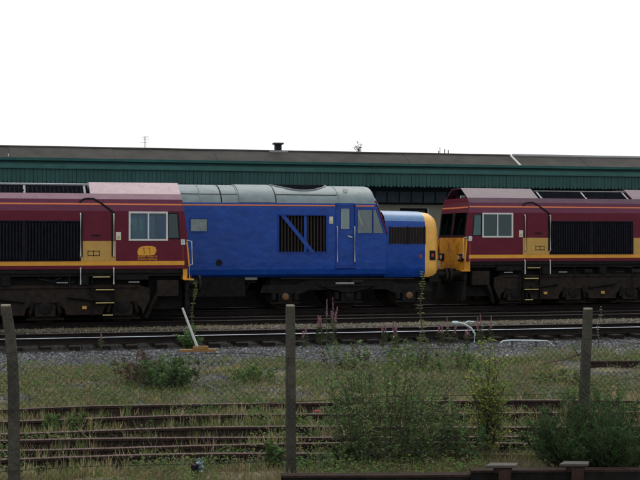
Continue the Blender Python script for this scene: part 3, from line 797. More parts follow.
    for u in (3.35, 5.42, 6.62, 7.15, 7.8, 8.9, 10.5, 12.0, 14.0):
        arc(B(), u, u + 0.035, 0.012).build('roof_seam', 'under' if u in (5.42, 7.15) else 'grey_roof', root, smooth=True)
    for s in (-1, 1):
        for (u0, u1) in ((3.42, 5.40), (6.65, 8.85)):
            B().tube([(u0, s * 1.135, 3.625), (u1, s * 1.135, 3.625)], 0.013, 5).build('roof_joint', 'under', root)
    arc(B(), 5.46, 6.60, 0.022).build('roof_hatch', 'grey_roof', root, smooth=True)
    # radiator fan opening on the roof crown
    uc, rad = 4.45, 0.92
    mb = B(); n = 26; rows_ = 12; vs = []; fs = []
    for i in range(rows_ + 1):
        y = -rad + 2 * rad * i / rows_; h = math.sqrt(max(0.0, rad * rad - y * y))
        for j in range(n + 1):
            vs.append((uc - h + 2 * h * j / n, y, rs(y) + 0.014))
    for i in range(rows_):
        for j in range(n):
            a = i * (n + 1) + j; fs.append((a, a + 1, a + n + 2, a + n + 1))
    fan = mb.add(vs, fs).build('radiator_fan_grille', 'black', root)
    rim = [(uc + rad * math.cos(t), rad * math.sin(t), rs(rad * math.sin(t)) + 0.02) for t in np.linspace(0, 2 * math.pi, 41)]
    B().tube(rim, 0.022, 5).build('fan_rim', 'lead', fan)
    for k in range(6):
        t = k * math.pi / 6
        B().tube([(uc + rad * .98 * math.cos(t) * q, rad * .98 * math.sin(t) * q, rs(rad * .98 * math.sin(t) * q) + 0.025) for q in np.linspace(-1, 1, 9)], 0.012, 4).build('fan_bar', 'slat', fan)
    B().box(3.0, 3.12, -0.95, -0.8, 3.70, 3.84).build('roof_lamp', 'sign', root)
    B().box(U0 + .1, U1 - .1, -1.2, 1.2, 1.05, 1.3).build('underframe', 'under', root)
    # cabs and noses
    for end in (0, 1):
        f = (lambda v: (-v[0], v[1], v[2])) if end == 0 else (lambda v: (-(L - v[0]), v[1], v[2]))
        def C(): return MB(f)
        for s in (-1, 1):
            # cab side: raked front edge, real openings for door window and cab window
            DW = (3.03, 3.33, 2.55, 3.20); CWB, CWT = 2.42, 3.16
            mb = C()
            for i in range(3):
                (ya, za), (yb, zb) = prof[i], prof[i + 1]
                mb.add([(1.84, s * ya, za), (2.86, s * ya, za), (2.86, s * yb, zb), (1.84, s * yb, zb)], [(0, 1, 2, 3)])
            mb.holes(1.84, 2.86, 1.5, CWB, [], lambda a, b: (a, s * W, b))
            def front(z): return 1.84 + 0.40 * max(0, (z - 2.42)) / 1.1
            # posts round the cab window: front post, mid post, rear post, header
            def quad(a0, a1, z0, z1):
                mb.add([(a0(z0), s * W, z0), (a1(z0), s * W, z0), (a1(z1), s * W, z1), (a0(z1), s * W, z1)], [(0, 1, 2, 3)])
            quad(front, lambda z: front(z) + 0.07, CWB, CWT)
            quad(lambda z: front(2.42) + 0.42, lambda z: front(2.42) + 0.46, CWB, CWT)
            quad(lambda z: 2.78, lambda z: 2.86, CWB, CWT)
            quad(front, lambda z: 2.86, CWT, 3.22)
            mb.add([(front(3.22), s * W, 3.22), (2.86, s * W, 3.22), (2.86, s * 1.32, 3.36), (front(3.36), s * 1.32, 3.36)], [(0, 1, 2, 3)])
            cs = mb.build('cab_side', 'blue', root)
            C().add([(front(CWB) + .07, s * (W - .02), CWB), (front(CWB) + .42, s * (W - .02), CWB), (front(CWB) + .42, s * (W - .02), CWT), (front(CWT) + .07, s * (W - .02), CWT)], [(0, 1, 2, 3)]).build('quarter_window', 'glass37', cs)
            C().add([(front(CWB) + .46, s * (W - .02), CWB), (2.78, s * (W - .02), CWB), (2.78, s * (W - .02), CWT), (front(CWB) + .46, s * (W - .02), CWT)], [(0, 1, 2, 3)]).build('side_window', 'glass37', cs)
            fr = C()
            for (a0, a1, z0, z1) in ((front(CWB) + .44, 2.80, CWT, CWT + .025), (front(CWB) + .44, 2.80, CWB - .025, CWB), (front(CWB) + .435, front(CWB) + .46, CWB + .001, CWT - .001), (2.78, 2.80, CWB + .001, CWT - .001)):
                fr.box(a0, a1, s * (W + .002), s * (W + .014), z0, z1)
            fr.build('window_frame', 'blue_frame', cs)
            # door
            mb = C().holes(2.88, 3.50, 1.40, 3.28, [DW], lambda a, b: (a, s * (W - 0.045), b))
            dr = mb.build('cab_door', 'blue', root)
            C().box(DW[0], DW[1], s * (W - .065), s * (W - .06), DW[2], DW[3]).build('door_window', 'glass37', dr)
            sf = C(); sf.box(DW[0] - .025, DW[0], s * (W - .044), s * (W - .03), DW[2] - .025, DW[3] + .025); sf.box(DW[1], DW[1] + .025, s * (W - .044), s * (W - .03), DW[2] - .025, DW[3] + .025)
            sf.box(DW[0] + .001, DW[1] - .001, s * (W - .044), s * (W - .03), DW[3], DW[3] + .025); sf.box(DW[0] + .001, DW[1] - .001, s * (W - .044), s * (W - .03), DW[2] - .025, DW[2])
            sf.build('door_seal', 'blue_frame', dr)
            C().tube([(2.98, s * (W - .03), 2.28), (2.98, s * (W + .02), 2.28), (3.12, s * (W + .02), 2.33)], 0.018).build('door_handle', 'frame', dr)
            jb = C(); jb.box(2.862, 2.879, s * (W - .06), s * (W + .012), 1.35, 3.33); jb.box(3.502, 3.52, s * (W - .06), s * (W + .012), 1.35, 3.33)
            jb.build('door_frame', 'blue_frame', root)
            C().box(2.88, 3.50, s * (W - .10), s * (W - .02), 3.285, 3.37).build('door_header', 'blue', root)
            C().box(2.84, 3.54, s * (W - 0.15), s * (W + 0.03), 1.30, 1.395).build('door_step', 'blue_frame', root)
            C().box(2.9, 3.5, s * (W - 0.10), s * (W - 0.01), 0.80, 0.86).build('footstep', 'lead', root) if s < 0 and end == 0 else None
            mb = C().holes(3.5, U0 + 0.7, 1.5, 3.22, [], lambda a, b: (a, s * W, b)) if False else None
            for u in (2.90, 3.47):
                C().tube([(u, s * (W + .0), 2.62), (u, s * (W + .06), 2.60), (u, s * (W + .06), 1.52), (u, s * (W + .0), 1.49)], 0.018).build('handrail', 'white', root)
            C().prism([(s * 1.336, 3.265), (s * 1.345, 3.265), (s * 1.339, 3.305), (s * 1.33, 3.305)], 'x', 2.24, 2.85).build('orange_line', 'orange', root)
            # raked windscreen pillar, red-brown edge
            C().tube([(1.80, s * 1.33, 2.40), (2.0, s * 1.325, 2.95), (2.18, s * 1.28, 3.46)], 0.03, 8).build('windscreen_pillar', 'maroon', root)
            ws = C().add([(1.83, s * 0.08, 2.66), (1.83, s * 1.26, 2.66), (2.07, s * 1.2, 3.32), (2.07, s * 0.08, 3.32)], [(0, 1, 2, 3)]).build('windscreen', 'glass37', root)
        # brow above the windscreens and centre post
        brow = C()
        n = len(full)
        lo_ = [(2.06, a, 3.30) for a, b in full]; hi_ = [(2.2, a, b) for a, b in full]
        brow.add(lo_ + hi_, [(i, i + 1, i + 1 + n, i + n) for i in range(n - 1)])
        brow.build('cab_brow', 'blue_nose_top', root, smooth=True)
        C().prism([(1.78, 2.4), (1.86, 2.4), (2.10, 3.34), (2.04, 3.34)], 'y', -0.075, 0.075).build('windscreen_post', 'blue', root)
        C().box(1.76, 1.86, -1.32, 1.32, 2.38, 2.655).build('windscreen_sill', 'blue', root)
        C().box(3.54, 3.6, -1.3, 1.3, 1.3, 3.4).build('cab_bulkhead', 'interior', root)
        C().box(1.9, 3.53, -1.3, 1.3, 1.3, 1.39).build('cab_floor', 'interior', root)
        C().box(1.9, 2.3, -1.25, 1.25, 1.5, 2.38).build('driving_desk', 'interior', root)
        # nose: lofted rounded sections from the cab to the yellow end
        def sect(u, wid, top, rad_, ztop_sh):
            pts = [(wid - 0.12, 1.0), (wid - 0.02, 1.14), (wid, 1.35)]
            pts += [(wid, 2.4), (wid, ztop_sh)]
            for k in range(1, 7):
                th = k / 6 * math.pi / 2
                pts.append(((wid - rad_) + rad_ * math.cos(th), ztop_sh + (top - ztop_sh) * math.sin(th)))
            pts.append((0, top + 0.02))
            return [(u, a, b) for a, b in pts] + [(u, -a, b) for a, b in pts[::-1][1:]]
        secs = [sect(1.86, 1.30, 3.16, 0.75, 2.70), sect(0.5, 1.28, 3.13, 0.72, 2.68)]
        nend = [sect(0.5, 1.28, 3.13, 0.72, 2.68), sect(0.2, 1.24, 3.08, 0.72, 2.62), sect(0.07, 1.17, 3.00, 0.7, 2.55), sect(0.0, 1.02, 2.84, 0.65, 2.45)]
        def loft(ss, mfun=None):
            mb = C(); n = len(ss[0])
            for i in range(len(ss) - 1):
                for j in range(n - 1):
                    zc = (ss[i][j][2] + ss[i][j + 1][2]) / 2
                    mb.cur = 1 if (mfun and mfun(zc)) else 0
                    mb.add([ss[i][j], ss[i][j + 1], ss[i + 1][j + 1], ss[i + 1][j]], [(0, 1, 2, 3)])
            mb.cur = 0
            return mb
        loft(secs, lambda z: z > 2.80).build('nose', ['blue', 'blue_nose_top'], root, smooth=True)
        e = loft(nend); e.add(nend[-1], [tuple(range(len(nend[-1])))]); e = e.build('yellow_nose_end', 'nose_yellow', root, smooth=True)
        for s in (-1, 1):
            C().box(0.14, 0.34, s * 1.21, s * 1.268, 1.55, 1.86).build('marker_recess', 'rubber', e)
            C().box(0.2, 0.28, s * 1.2685, s * 1.275, 1.66, 1.76).build('marker_lamp', 'red', e)
            # nose grille
            g = C().box(0.52, 1.70, s * 1.2805, s * 1.302, 2.08, 2.62).build('nose_grille', 'rust_slat', root)
            for u in np.arange(0.55, 1.68, 0.095):
                C().box(u, u + 0.03, s * 1.3025, s * 1.318, 2.10, 2.60).build('slat', 'slat', g)
            for u in (0.50, 1.09, 1.69): C().box(u, u + 0.03, s * 1.3025, s * 1.325, 2.06, 2.64).build('grille_post', 'slat', g)
            C().box(0.62, 0.70, s * 1.282, s * 1.30, 1.62, 1.73).build('red_marker', 'red', root)
            C().tube([(0.5, s * 0.96, 2.955), (1.7, s * 0.98, 2.975)], 0.015, 5).build('nose_seam', 'under', root)
            bfr = C().tube([(0.05, s * 0.86, 1.06), (-0.32, s * 0.86, 1.06)], 0.1, 14).build('buffer', 'under', root, smooth=True)
            C().tube([(-0.321, s * 0.86, 1.06), (-0.38, s * 0.86, 1.06)], 0.22, 20).build('buffer_head', 'bogie', bfr)
        C().box(-0.01, 0.3, -1.15, 1.15, 0.85, 1.2).build('buffer_beam', 'under', root)
        C().box(-0.2, 0.0, -0.08, 0.08, 0.92, 1.14).build('coupling_hook', 'under', root)
        for yy in (-0.5, -0.3, 0.3, 0.5):
            C().tube([(-0.02, yy, 1.3), (-0.14, yy, 1.15), (-0.14, yy, 0.65)], 0.028).build('brake_pipe', 'rubber', root)
        C().box(-0.012, -0.001, -0.5, 0.5, 1.9, 2.2).build('headcode_panel', 'rubber', root)
        # bogie
        axles = (1.02, 3.07, 5.12); c = 3.07
        for s in (-1, 1):
            pl = [(c - 2.85, 0.55), (c - 2.75, 0.78), (c - 1.7, 0.80), (c - 1.2, 0.96), (c + 1.2, 0.96), (c + 1.7, 0.80), (c + 2.75, 0.78), (c + 2.85, 0.55), (c + 1.55, 0.5), (c + 1.3, 0.62), (c - 1.3, 0.62), (c - 1.55, 0.5)]
            bf = C().prism(pl, 'y', s * 1.06, s * 1.18).build('bogie_frame', 'bogie37', root)
            C().box(c - 0.9, c + 0.9, s * 1.185, s * 1.28, 0.72, 0.80).build('leaf_spring_beam', 'bogie37', bf)
            for k in range(5):
                ln = 0.75 - 0.12 * k
                C().box(c - ln, c + ln, s * 1.185, s * 1.27, 0.70 - 0.03 * (k + 1), 0.70 - 0.03 * k - .004).build('spring_leaf', 'bogie37', bf)
            for ax in axles:
                wheelset(root, (-ax if end == 0 else -(L - ax)), s * 0.84, 0.57, root, side=s)
                ab = C().box(ax - 0.22, ax + 0.22, s * 1.0, s * 1.2, 0.25, 0.62).build('axle_box', 'bogie37', root, bevel=0.02)
                C().lathe_y(ax, 0.42, [(0.11, s * 1.201), (0.11, s * 1.24), (0.07, s * 1.255), (0.01, s * 1.255)], 18).build('axle_cap', 'cap' if ax != 3.07 else 'bogie37', ab, smooth=True)
                for q in (-0.36, 0.36):
                    C().tube([(ax + q, s * 1.14, 0.32), (ax + q, s * 1.14, 0.549)], 0.085, 12).build('coil_spring', 'bogie37', root)
                C().box(ax - 0.48, ax + 0.48, s * 1.08, s * 1.2, 0.20, 0.249).build('spring_plank', 'bogie37', root)
            C().tube([(c - 2.2, s * 1.25, 0.95), (c + 2.2, s * 1.25, 0.99)], 0.022).build('pipe', 'bogie', root)
            C().box(c - 0.5, c - 0.1, s * 1.19, s * 1.26, 0.83, 0.93).build('brake_cylinder', 'bogie', root, bevel=0.02)
        for ax in axles:
            C().tube([(ax, -0.83, 0.57), (ax, 0.83, 0.57)], 0.09, 12).build('axle', 'wheel', root)
        C().box(c - 2.5, c + 2.5, -0.98, 0.98, 0.66, 1.04).build('bogie_bolster', 'under', root)
    for s in (-1, 1):
        mb = MB(lambda v: (-v[0], v[1], v[2]))
        B().box(6.4, 11.6, s * 0.6, s * 1.22, 0.42, 1.04).build('fuel_tank', 'under', root, bevel=0.03)
    return root


blue_loco((13.95, P_FAR, Z_FAR))


# ------------------------------------------------------------------ station
def station():
    PF = 50.0; x0, x1 = -20.0, 62.0
    tag(MB().box(x0, x1, 41.5, 75, -0.4, 0.95).build('platform', 'platform'), kind='structure')
    can = tag(empty('station_canopy', (20, PF, 0.95)), 'long teal station canopy with scalloped valance and brown felt roof', 'canopy')
    def C(): return MB(lambda v: (v[0] - 20, v[1] - PF, v[2] - 0.95))
    # roof slope in felt strips
    rise = [(PF - 0.15, 5.50), (PF + 7.0, 6.40)]
    xs = list(np.arange(x0, x1 + .1, 4.1))
    for i in range(len(xs) - 1):
        d = 0.012 * (i % 2)
        C().prism([(PF - 0.12, 5.50 + d), (PF + 0.95, 5.98 + d), (PF + 0.95, 5.90), (PF - 0.12, 5.44)], 'x', xs[i] + .004, xs[i + 1] - .004).build('roof_strip', 'slate', can)
    C().prism([(PF + .954, 6.0), (PF + 2.4, 5.9), (PF + 2.4, 5.82), (PF + .954, 5.90)], 'x', x0, x1).build('rear_roof_slope', 'slate', can)
    for i in range(len(xs) - 1):
        C().prism([(PF + 2.42, 5.89), (PF + 7.9, 5.70), (PF + 7.9, 5.69), (PF + 2.42, 5.88)], 'x', xs[i] + .04, xs[i + 1] - .04).build('glazing_panel', 'glass66', can)  # unseen roof glazing, added to let daylight onto the cream wall
        C().box(xs[i] - .035, xs[i] + .035, PF + 2.42, PF + 7.9, 5.60, 5.68).build('glazing_bar', 'dark', can)
    xr = on(511, 158, PF + .9).x
    C().tube([(x0, PF + .97, 6.0), (xr, PF + .97, 6.0)], 0.06, 6).build('ridge_capping', 'slate', can)
    C().tube([(xr + .1, PF + .97, 6.0), (x1, PF + .97, 6.0)], 0.09, 6).build('ridge_capping', 'lead', can)
    C().prism([(PF - 0.1, 5.53), (PF + .95, 6.03), (PF + .95, 5.97), (PF - 0.1, 5.48)], 'x', xr - .06, xr + .06).build('lead_flashing', 'lead', can)
    # gutter, moulded boards, valance
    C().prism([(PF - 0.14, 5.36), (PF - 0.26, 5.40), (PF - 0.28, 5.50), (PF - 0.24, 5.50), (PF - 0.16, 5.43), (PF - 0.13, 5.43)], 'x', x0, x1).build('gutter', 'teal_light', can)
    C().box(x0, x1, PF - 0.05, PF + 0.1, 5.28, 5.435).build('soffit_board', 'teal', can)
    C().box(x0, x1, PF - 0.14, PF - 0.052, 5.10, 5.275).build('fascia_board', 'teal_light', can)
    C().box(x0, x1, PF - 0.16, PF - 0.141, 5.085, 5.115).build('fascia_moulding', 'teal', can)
    val = C(); bw = 0.165; k = 0
    for x in np.arange(x0, x1, bw):
        a, b = x + 0.006, x + bw - 0.006; m = (a + b) / 2; dz = 0.012 * math.sin(k * 2.1); k += 1; q = (bw - .012) / 2
        pl = [(a, 5.085), (b, 5.085), (b, 4.60 + dz), (m + q * .7, 4.545 + dz), (m, 4.52 + dz), (m - q * .7, 4.545 + dz), (a, 4.60 + dz)]
        val.prism(pl, 'y', PF - 0.075 - 0.01 * (k % 2), PF - 0.051 - 0.01 * (k % 2))
    tag(val.build('valance_boards', 'teal', can), kind='stuff')
    C().box(x0, x1, PF - 0.045, PF - 0.02, 4.72, 5.09).build('valance_backing', 'dark', can)
    # iron columns with brackets and roof beams
    for x in np.arange(-10, 60, 8.0):
        C().tube([(x, PF + 1.2, 0.95), (x, PF + 1.2, 5.3)], 0.1, 12).build('column', 'teal', can)
        C().prism([(PF - .015, 5.0), (PF + 1.1, 4.6), (PF + 1.1, 4.45), (PF + 1.3, 4.45), (PF + 1.3, 4.6), (PF + 6.9, 5.1), (PF + 6.9, 5.25), (PF - .015, 5.25)], 'x', x - 0.04, x + 0.04).build('roof_truss', 'dark', can)
    C().box(x0, x1, PF + 1.1, PF + 1.3, 5.26, 5.45).build('roof_beam', 'dark', can)
    # building behind
    bl = tag(empty('station_building', (20, 58, 0.95)), 'cream station building with dark openings under the canopy', 'building')
    def D(): return MB(lambda v: (v[0] - 20, v[1] - 58, v[2] - 0.95))
    ops = []
    xa = on(400, 208, 58).x; xb = on(428, 208, 58).x
    for k in range(-8, 9):
        c0 = xa + k * 4.4
        if c0 > x0 + 1 and c0 + (xb - xa) < x1 - 1: ops.append((c0, c0 + (xb - xa), 1.0 if k % 2 else 1.9, 3.86))
    wl = D().holes(x0, x1, 0.95, 4.02, ops, lambda a, b: (a, 58.0, b)).build('wall', 'cream', bl)
    for o in ops:
        wd = D().box(o[0] + .01, o[1] - .01, 58.12, 58.16, o[2], o[3]).build('window', 'blue_glaze', bl)
        f = D(); f.box(o[0], o[0] + .1, 58.02, 58.11, o[2], o[3]); f.box(o[1] - .1, o[1], 58.02, 58.11, o[2], o[3]); f.box((o[0] + o[1]) / 2 - .05, (o[0] + o[1]) / 2 + .05, 58.02, 58.11, o[2], o[3] - .11); f.box(o[0] + .101, o[1] - .101, 58.02, 58.11, o[3] - .1, o[3])
        f.build('window_frame', 'dark', wd)
    D().box(x0, x1, 57.9, 58.1, 4.021, 4.12).build('wall_plate', 'dark', bl)
    for x in np.arange(x0, x1, 0.62):
        D().box(x + .03, x + .59, 58.0, 58.02, 4.125, 4.66).build('glazing_panel', 'blue_glaze', bl)
    D().box(x0, x1, 58.03, 58.3, 4.125, 6.0).build('upper_wall', 'dark', bl)
    # things on the roof
    z_ = lambda y: 5.97
    c = on(278, 150, PF + 1.05)
    v = tag(empty('roof_vent', (c.x, PF + 1.05, z_(PF + 1.05) - 0.02)), 'small dark square vent standing on the canopy ridge', 'vent')
    MB().box(-0.13, 0.13, -0.13, 0.13, 0, 0.34).build('vent_shaft', 'dark', v); MB().box(-0.2, 0.2, -0.2, 0.2, 0.341, 0.41).build('vent_cap', 'slate', v)
    MB().box(-0.4, 0.4, -0.16, 0.16, 0.0, 0.09).build('vent_base', 'lead', v)
    for px, hh, lab in ((145, 0.58, 'thin spiky aerial on the canopy ridge above the left red locomotive'), (440, 0.38, 'cluster of short aerials on the canopy ridge above the blue nose')):
        c = on(px, 150, PF + 1.1); zz = z_(PF + 1.1) - 0.03
        a = tag(empty('aerial', (c.x, PF + 1.1, zz)), lab, 'aerial')
        MB().tube([(0, 0, 0), (0, 0, hh)], 0.013, 5).build('mast', 'dark', a)
        for q in ((-0.12, 0.55), (0.13, 0.8), (0.02, 0.95)) if px == 145 else ((0.22, 0.8), (0.38, 0.7), (-.06, .6)):
            if px == 145: MB().tube([(-0.14 + q[0] * .3, 0, hh * q[1]), (0.14 + q[0] * .3, 0, hh * q[1] * 1.03)], 0.008, 4).build('cross_bar', 'dark', a)
            else: MB().tube([(q[0], 0, 0), (q[0], 0, hh * q[1])], 0.02, 4).build('mast', 'dark', a)
    return PF


PF = station()


# ------------------------------------------------------------------ foliage helpers
def leaves(pos, dirs, length, width, cols, name, parent, m='leaf', droop=0.25):
    """one folded diamond leaf per position, pointing along dirs"""
    n = len(pos); pos = np.asarray(pos, float); dirs = np.asarray(dirs, float)
    dirs /= np.linalg.norm(dirs, axis=1)[:, None] + 1e-9
    up = rng.normal(0, 0.5, (n, 3)) + np.array([0, 0, 1.0])
    side = np.cross(dirs, up); side /= np.linalg.norm(side, axis=1)[:, None] + 1e-9
    nor = np.cross(side, dirs)
    L_ = (np.ones(n) * length)[:, None]; W_ = (np.ones(n) * width)[:, None]
    a = pos; b = pos + dirs * L_ * 0.45 + side * W_ * 0.5 + nor * W_ * 0.15; c = pos + dirs * L_ - np.array([0, 0, 1]) * L_ * droop; d = pos + dirs * L_ * 0.45 - side * W_ * 0.5 + nor * W_ * 0.15
    V = np.stack([a, b, c, d], 1).reshape(-1, 3)
    F = np.arange(n * 4).reshape(n, 4); F = np.concatenate([F[:, [0, 1, 2]], F[:, [0, 2, 3]]])
    o = np_obj(name, V, F, np.repeat(cols, 4, 0), m, parent)
    if parent: o['kind'] = 'stuff'
    return o


def rcol(base, n, var=0.3, hue=0.12):
    base = np.asarray(base, float)
    return base * (1 + rng.uniform(-var, var, (n, 1))) * (1 + rng.uniform(-hue, hue, (n, 3)))


def blades(name, x, y, h, wd, col, per=1, lean=0.35, parent=None, spread=0.05):
    n = len(x); N = n * per
    X = np.repeat(x, per) + rng.normal(0, spread, N); Y = np.repeat(y, per) + rng.normal(0, spread, N); Z = gz(X, Y) - 0.01
    Hh = np.repeat(h, per) * rng.uniform(0.5, 1.15, N); a = rng.uniform(0, 6.28, N); ln = Hh * np.abs(rng.normal(0, lean, N)); la = rng.uniform(0, 6.28, N)
    ca, sa = np.cos(a) * wd / 2, np.sin(a) * wd / 2; lx, ly = np.cos(la) * ln, np.sin(la) * ln
    r0 = np.stack([X, Y, Z], -1); sv = np.stack([ca, sa, 0 * ca], -1)
    mid = r0 + np.stack([lx * .35, ly * .35, Hh * .6], -1); tip = r0 + np.stack([lx, ly, Hh], -1)
    V = np.stack([r0 - sv, r0 + sv, mid + sv * .7, mid - sv * .7, tip + sv * .15, tip - sv * .15], 1).reshape(-1, 3)
    i = (np.arange(N) * 6)[:, None]; F = np.concatenate([i + np.array([[0, 1, 2, 3]]), i + np.array([[3, 2, 4, 5]])])
    return np_obj(name, V, F, np.repeat(np.repeat(col, per, 0) * (1 + rng.uniform(-.25, .25, (N, 1))), 6, 0), 'grass', parent)


# ------------------------------------------------------------------ grass and low weeds (nobody could count them)
def field(n, x0, x1, y0, y1, dens):
    x = rng.uniform(x0, x1, n); y = rng.uniform(y0, y1, n); k = rng.random(n) < dens(x, y); return x[k], y[k]


def in_view(x, y, m=1.2):
    return (x > -m) & (x < y * 0.56 + m)


def d_grass(x, y):
    f = fbm(x * 0.9, y * 0.9, 41)
    return in_view(x, y) * sstep(0.36, 0.58, f) * (1 - sstep(23.3, 25.2, y + (f - .5) * 3)) * (0.55 + 0.45 * sstep(18.5, 19.5, y))


GREEN, STRAW, OLIVE = np.array([0.125, 0.175, 0.048]), np.array([0.44, 0.36, 0.20]), np.array([0.22, 0.21, 0.085])
x, y = field(19000, -1.5, 15, 18.4, 25.8, d_grass)
blades('grass', x, y, rng.uniform(0.03, 0.12, len(x)), 0.013, np.where(rng.random((len(x), 1)) < np.clip(fbm(x * 1.3, y * 1.3, 44) * 3 - .95, .1, .9)[:, None], rcol(GREEN, len(x), .45), rcol((STRAW + OLIVE) * .45, len(x), .5)), per=6)
tag(bpy.data.objects['grass'], 'short green grass between the ballast and the rusty rails', 'grass', kind='stuff')


def d_mid(x, y):
    f = fbm(x * 1.6, y * 1.6, 57); return in_view(x, y) * (0.16 + 0.84 * sstep(0.42, 0.6, f))


x, y = field(9000, -1.5, 11, 13.1, 19.4, d_mid)
g = sstep(0.42, 0.56, fbm(x * .8, y * .8, 61) + (x - 4) * 0.02 + 0.01)[:, None]
pick = rng.random((len(x), 1)) < 0.25 + 0.6 * g
blades('rail_side_grass', x, y, rng.uniform(0.05, 0.20, len(x)), 0.009, np.where(pick, rcol(GREEN, len(x)), rcol(STRAW * 0.72, len(x))), per=6, spread=.045)
tag(bpy.data.objects['rail_side_grass'], 'grass and dry stalks growing between the rusty rails', 'grass', kind='stuff')
x, y = field(5200, -1.5, 10, 13.2, 18.9, lambda x, y: in_view(x, y) * sstep(.47, .60, fbm(x * 2.6, y * 2.6, 58)))
blades('tall_tufts', x, y, rng.uniform(0.08, 0.27, len(x)), 0.009, np.where(rng.random((len(x), 1)) < .4, rcol(GREEN * 1.1, len(x)), rcol(STRAW * 0.9, len(x))), per=9, spread=.03, lean=.3)
tag(bpy.data.objects['tall_tufts'], 'taller tufts of straw and green grass against the rusty rails', 'grass', kind='stuff')
x, y = field(3600, -1.5, 9, 12.0, 13.7, lambda x, y: in_view(x, y) * (0.3 + .7 * sstep(.35, .6, fbm(x * 1.8, y * 1.8, 71))))
blades('dry_grass', x, y, rng.uniform(0.04, 0.14, len(x)), 0.007, np.where(rng.random((len(x), 1)) < 0.55, rcol(OLIVE * .85, len(x)), rcol(STRAW * .62, len(x))), per=8, spread=.05)
tag(bpy.data.objects['dry_grass'], 'dry straw coloured grass along the foot of the fence', 'grass', kind='stuff')
x, y = field(900, -1, 20, 34.3, 35.2, lambda x, y: sstep(.45, .6, fbm(x * 1.3, y * 3, 77)))
blades('trackside_grass', x, y, rng.uniform(0.03, 0.09, len(x)), 0.012, rcol(OLIVE * 1.2, len(x)), per=5)
tag(bpy.data.objects['trackside_grass'], 'thin dry grass on the shoulder of the locomotive track', 'grass', kind='stuff')


def ground_cover(name, label, n, x0, x1, y0, y1, dens, size, cols, hmax):
    x, y = field(n, x0, x1, y0, y1, dens); k = 9; N = len(x) * k
    X = np.repeat(x, k) + rng.normal(0, .06, N); Y = np.repeat(y, k) + rng.normal(0, .06, N); Z = gz(X, Y) + rng.uniform(0, 1, N) * np.repeat(rng.uniform(.3, 1, len(x)), k) * hmax
    d = np.stack([rng.normal(0, 1, N), rng.normal(0, 1, N), rng.uniform(-.1, .9, N)], -1)
    pal = np.array(cols); c = pal[rng.integers(0, len(pal), len(x))]; c = np.repeat(c, k, 0) * (1 + rng.uniform(-.35, .35, (N, 1)))
    o = leaves(np.stack([X, Y, Z], -1), d, size * rng.uniform(.6, 1.3, N), size * .5, c, name, None)
    tag(o, label, 'weeds', kind='stuff')


ground_cover('low_weeds', 'low leafy weeds spread over the old ballast', 15000, -1.5, 15, 18.8, 26.6,
             lambda x, y: in_view(x, y) * sstep(.40, .56, fbm(x * .75 + 5, y * .75, 83)) * (1 - .85 * sstep(24, 26.2, y)), 0.05,
             [(0.10, 0.18, 0.05), (0.16, 0.20, 0.06), (0.14, 0.22, 0.05), (0.24, 0.22, 0.09), (0.20, 0.13, 0.08), (0.09, 0.14, 0.055), (0.18, 0.22, 0.12), (0.28, 0.25, 0.16)], 0.14)
ground_cover('rail_side_weeds', 'low green weeds among the rusty rails', 6500, -1, 9.5, 12.1, 18.8,
             lambda x, y: in_view(x, y) * sstep(.47, .60, fbm(x * 1.1, y * 1.1, 97) + .07 * sstep(3, 5, x)), 0.05,
             [(0.085, 0.18, 0.045), (0.13, 0.225, 0.05), (0.18, 0.22, 0.065), (0.18, 0.16, 0.08), (0.14, 0.20, 0.10)], 0.22)


# ------------------------------------------------------------------ single plants
def gp(x, y):
    return Vector((x, y, float(gz(x, y)) - 0.01))


def fireweed(x, y, h, label, n_st=1, spread=0.05, flower=0.35, pink=(0.48, 0.26, 0.33)):
    b = gp(x, y); r = tag(empty('fireweed', b), label, 'plant', 'pink flowering weeds beside the polished rail')
    P, Dd, C_, FP, FD, FC = [], [], [], [], [], []
    st = MB()
    for s in range(n_st):
        ox, oy = random.gauss(0, spread), random.gauss(0, spread); hh = h * random.uniform(.72, 1.05); lx, ly = random.gauss(0, .05), random.gauss(0, .05)
        st.tube([(ox, oy, 0), (ox + lx * .4, oy + ly * .4, hh * .5), (ox + lx, oy + ly, hh)], 0.008, 4, 0.003)
        for q in np.linspace(.12, 1 - flower, int(26)):
            a = random.uniform(0, 6.28); P.append((ox + lx * q, oy + ly * q, hh * q)); Dd.append((math.cos(a), math.sin(a), .5))
        for q in np.linspace(1 - flower, 1, 34):
            for k in range(3):
                a = random.uniform(0, 6.28); FP.append((ox + lx * q, oy + ly * q, hh * q)); FD.append((math.cos(a), math.sin(a), .4))
    st.build('stem', 'stem', r)
    leaves(P, Dd, 0.11, 0.022, rcol((0.07, 0.09, 0.035), len(P)), 'foliage', r)
    q = np.array([p[2] for p in FP]); tap = 0.036 * (1 - (q / h - (1 - flower)) / flower * .6)
    leaves(FP, FD, np.clip(tap, .012, .04), 0.02, rcol(pink, len(FP), .4), 'flowers', r)


fw = [(322, 348, .9, 3, 'pink fireweed clump just right of the middle fence post'), (333, 350, 1.15, 4, 'tallest pink fireweed clump, right of the middle fence post'),
      (303, 352, .6, 2, 'short pink fireweed close behind the middle fence post'), (383, 350, .62, 2, 'pink fireweed left of the tall pale-leaved weed'),
      (395, 351, .65, 3, 'pink fireweed close by the left of the tall pale-leaved weed'), (440, 350, .7, 2, 'pink fireweed below the left end of the pale bent lever'),
      (449, 350, .72, 2, 'pink fireweed under the pale bent lever'), (467, 351, .6, 2, 'pink fireweed at the foot of the pale bent lever'),
      (481, 350, .8, 2, 'pink fireweed right of the pale bent lever'), (490, 351, .78, 1, 'slim pink fireweed above the yellow-green sapling'),
      (101, 353, .45, 1, 'small single pink fireweed at the edge of the grey ballast')]
for (px, py, h, n, lab) in fw:
    g = at(px, py, -0.22); fireweed(g.x, g.y, h, lab, n, .06 if n > 1 else .01)


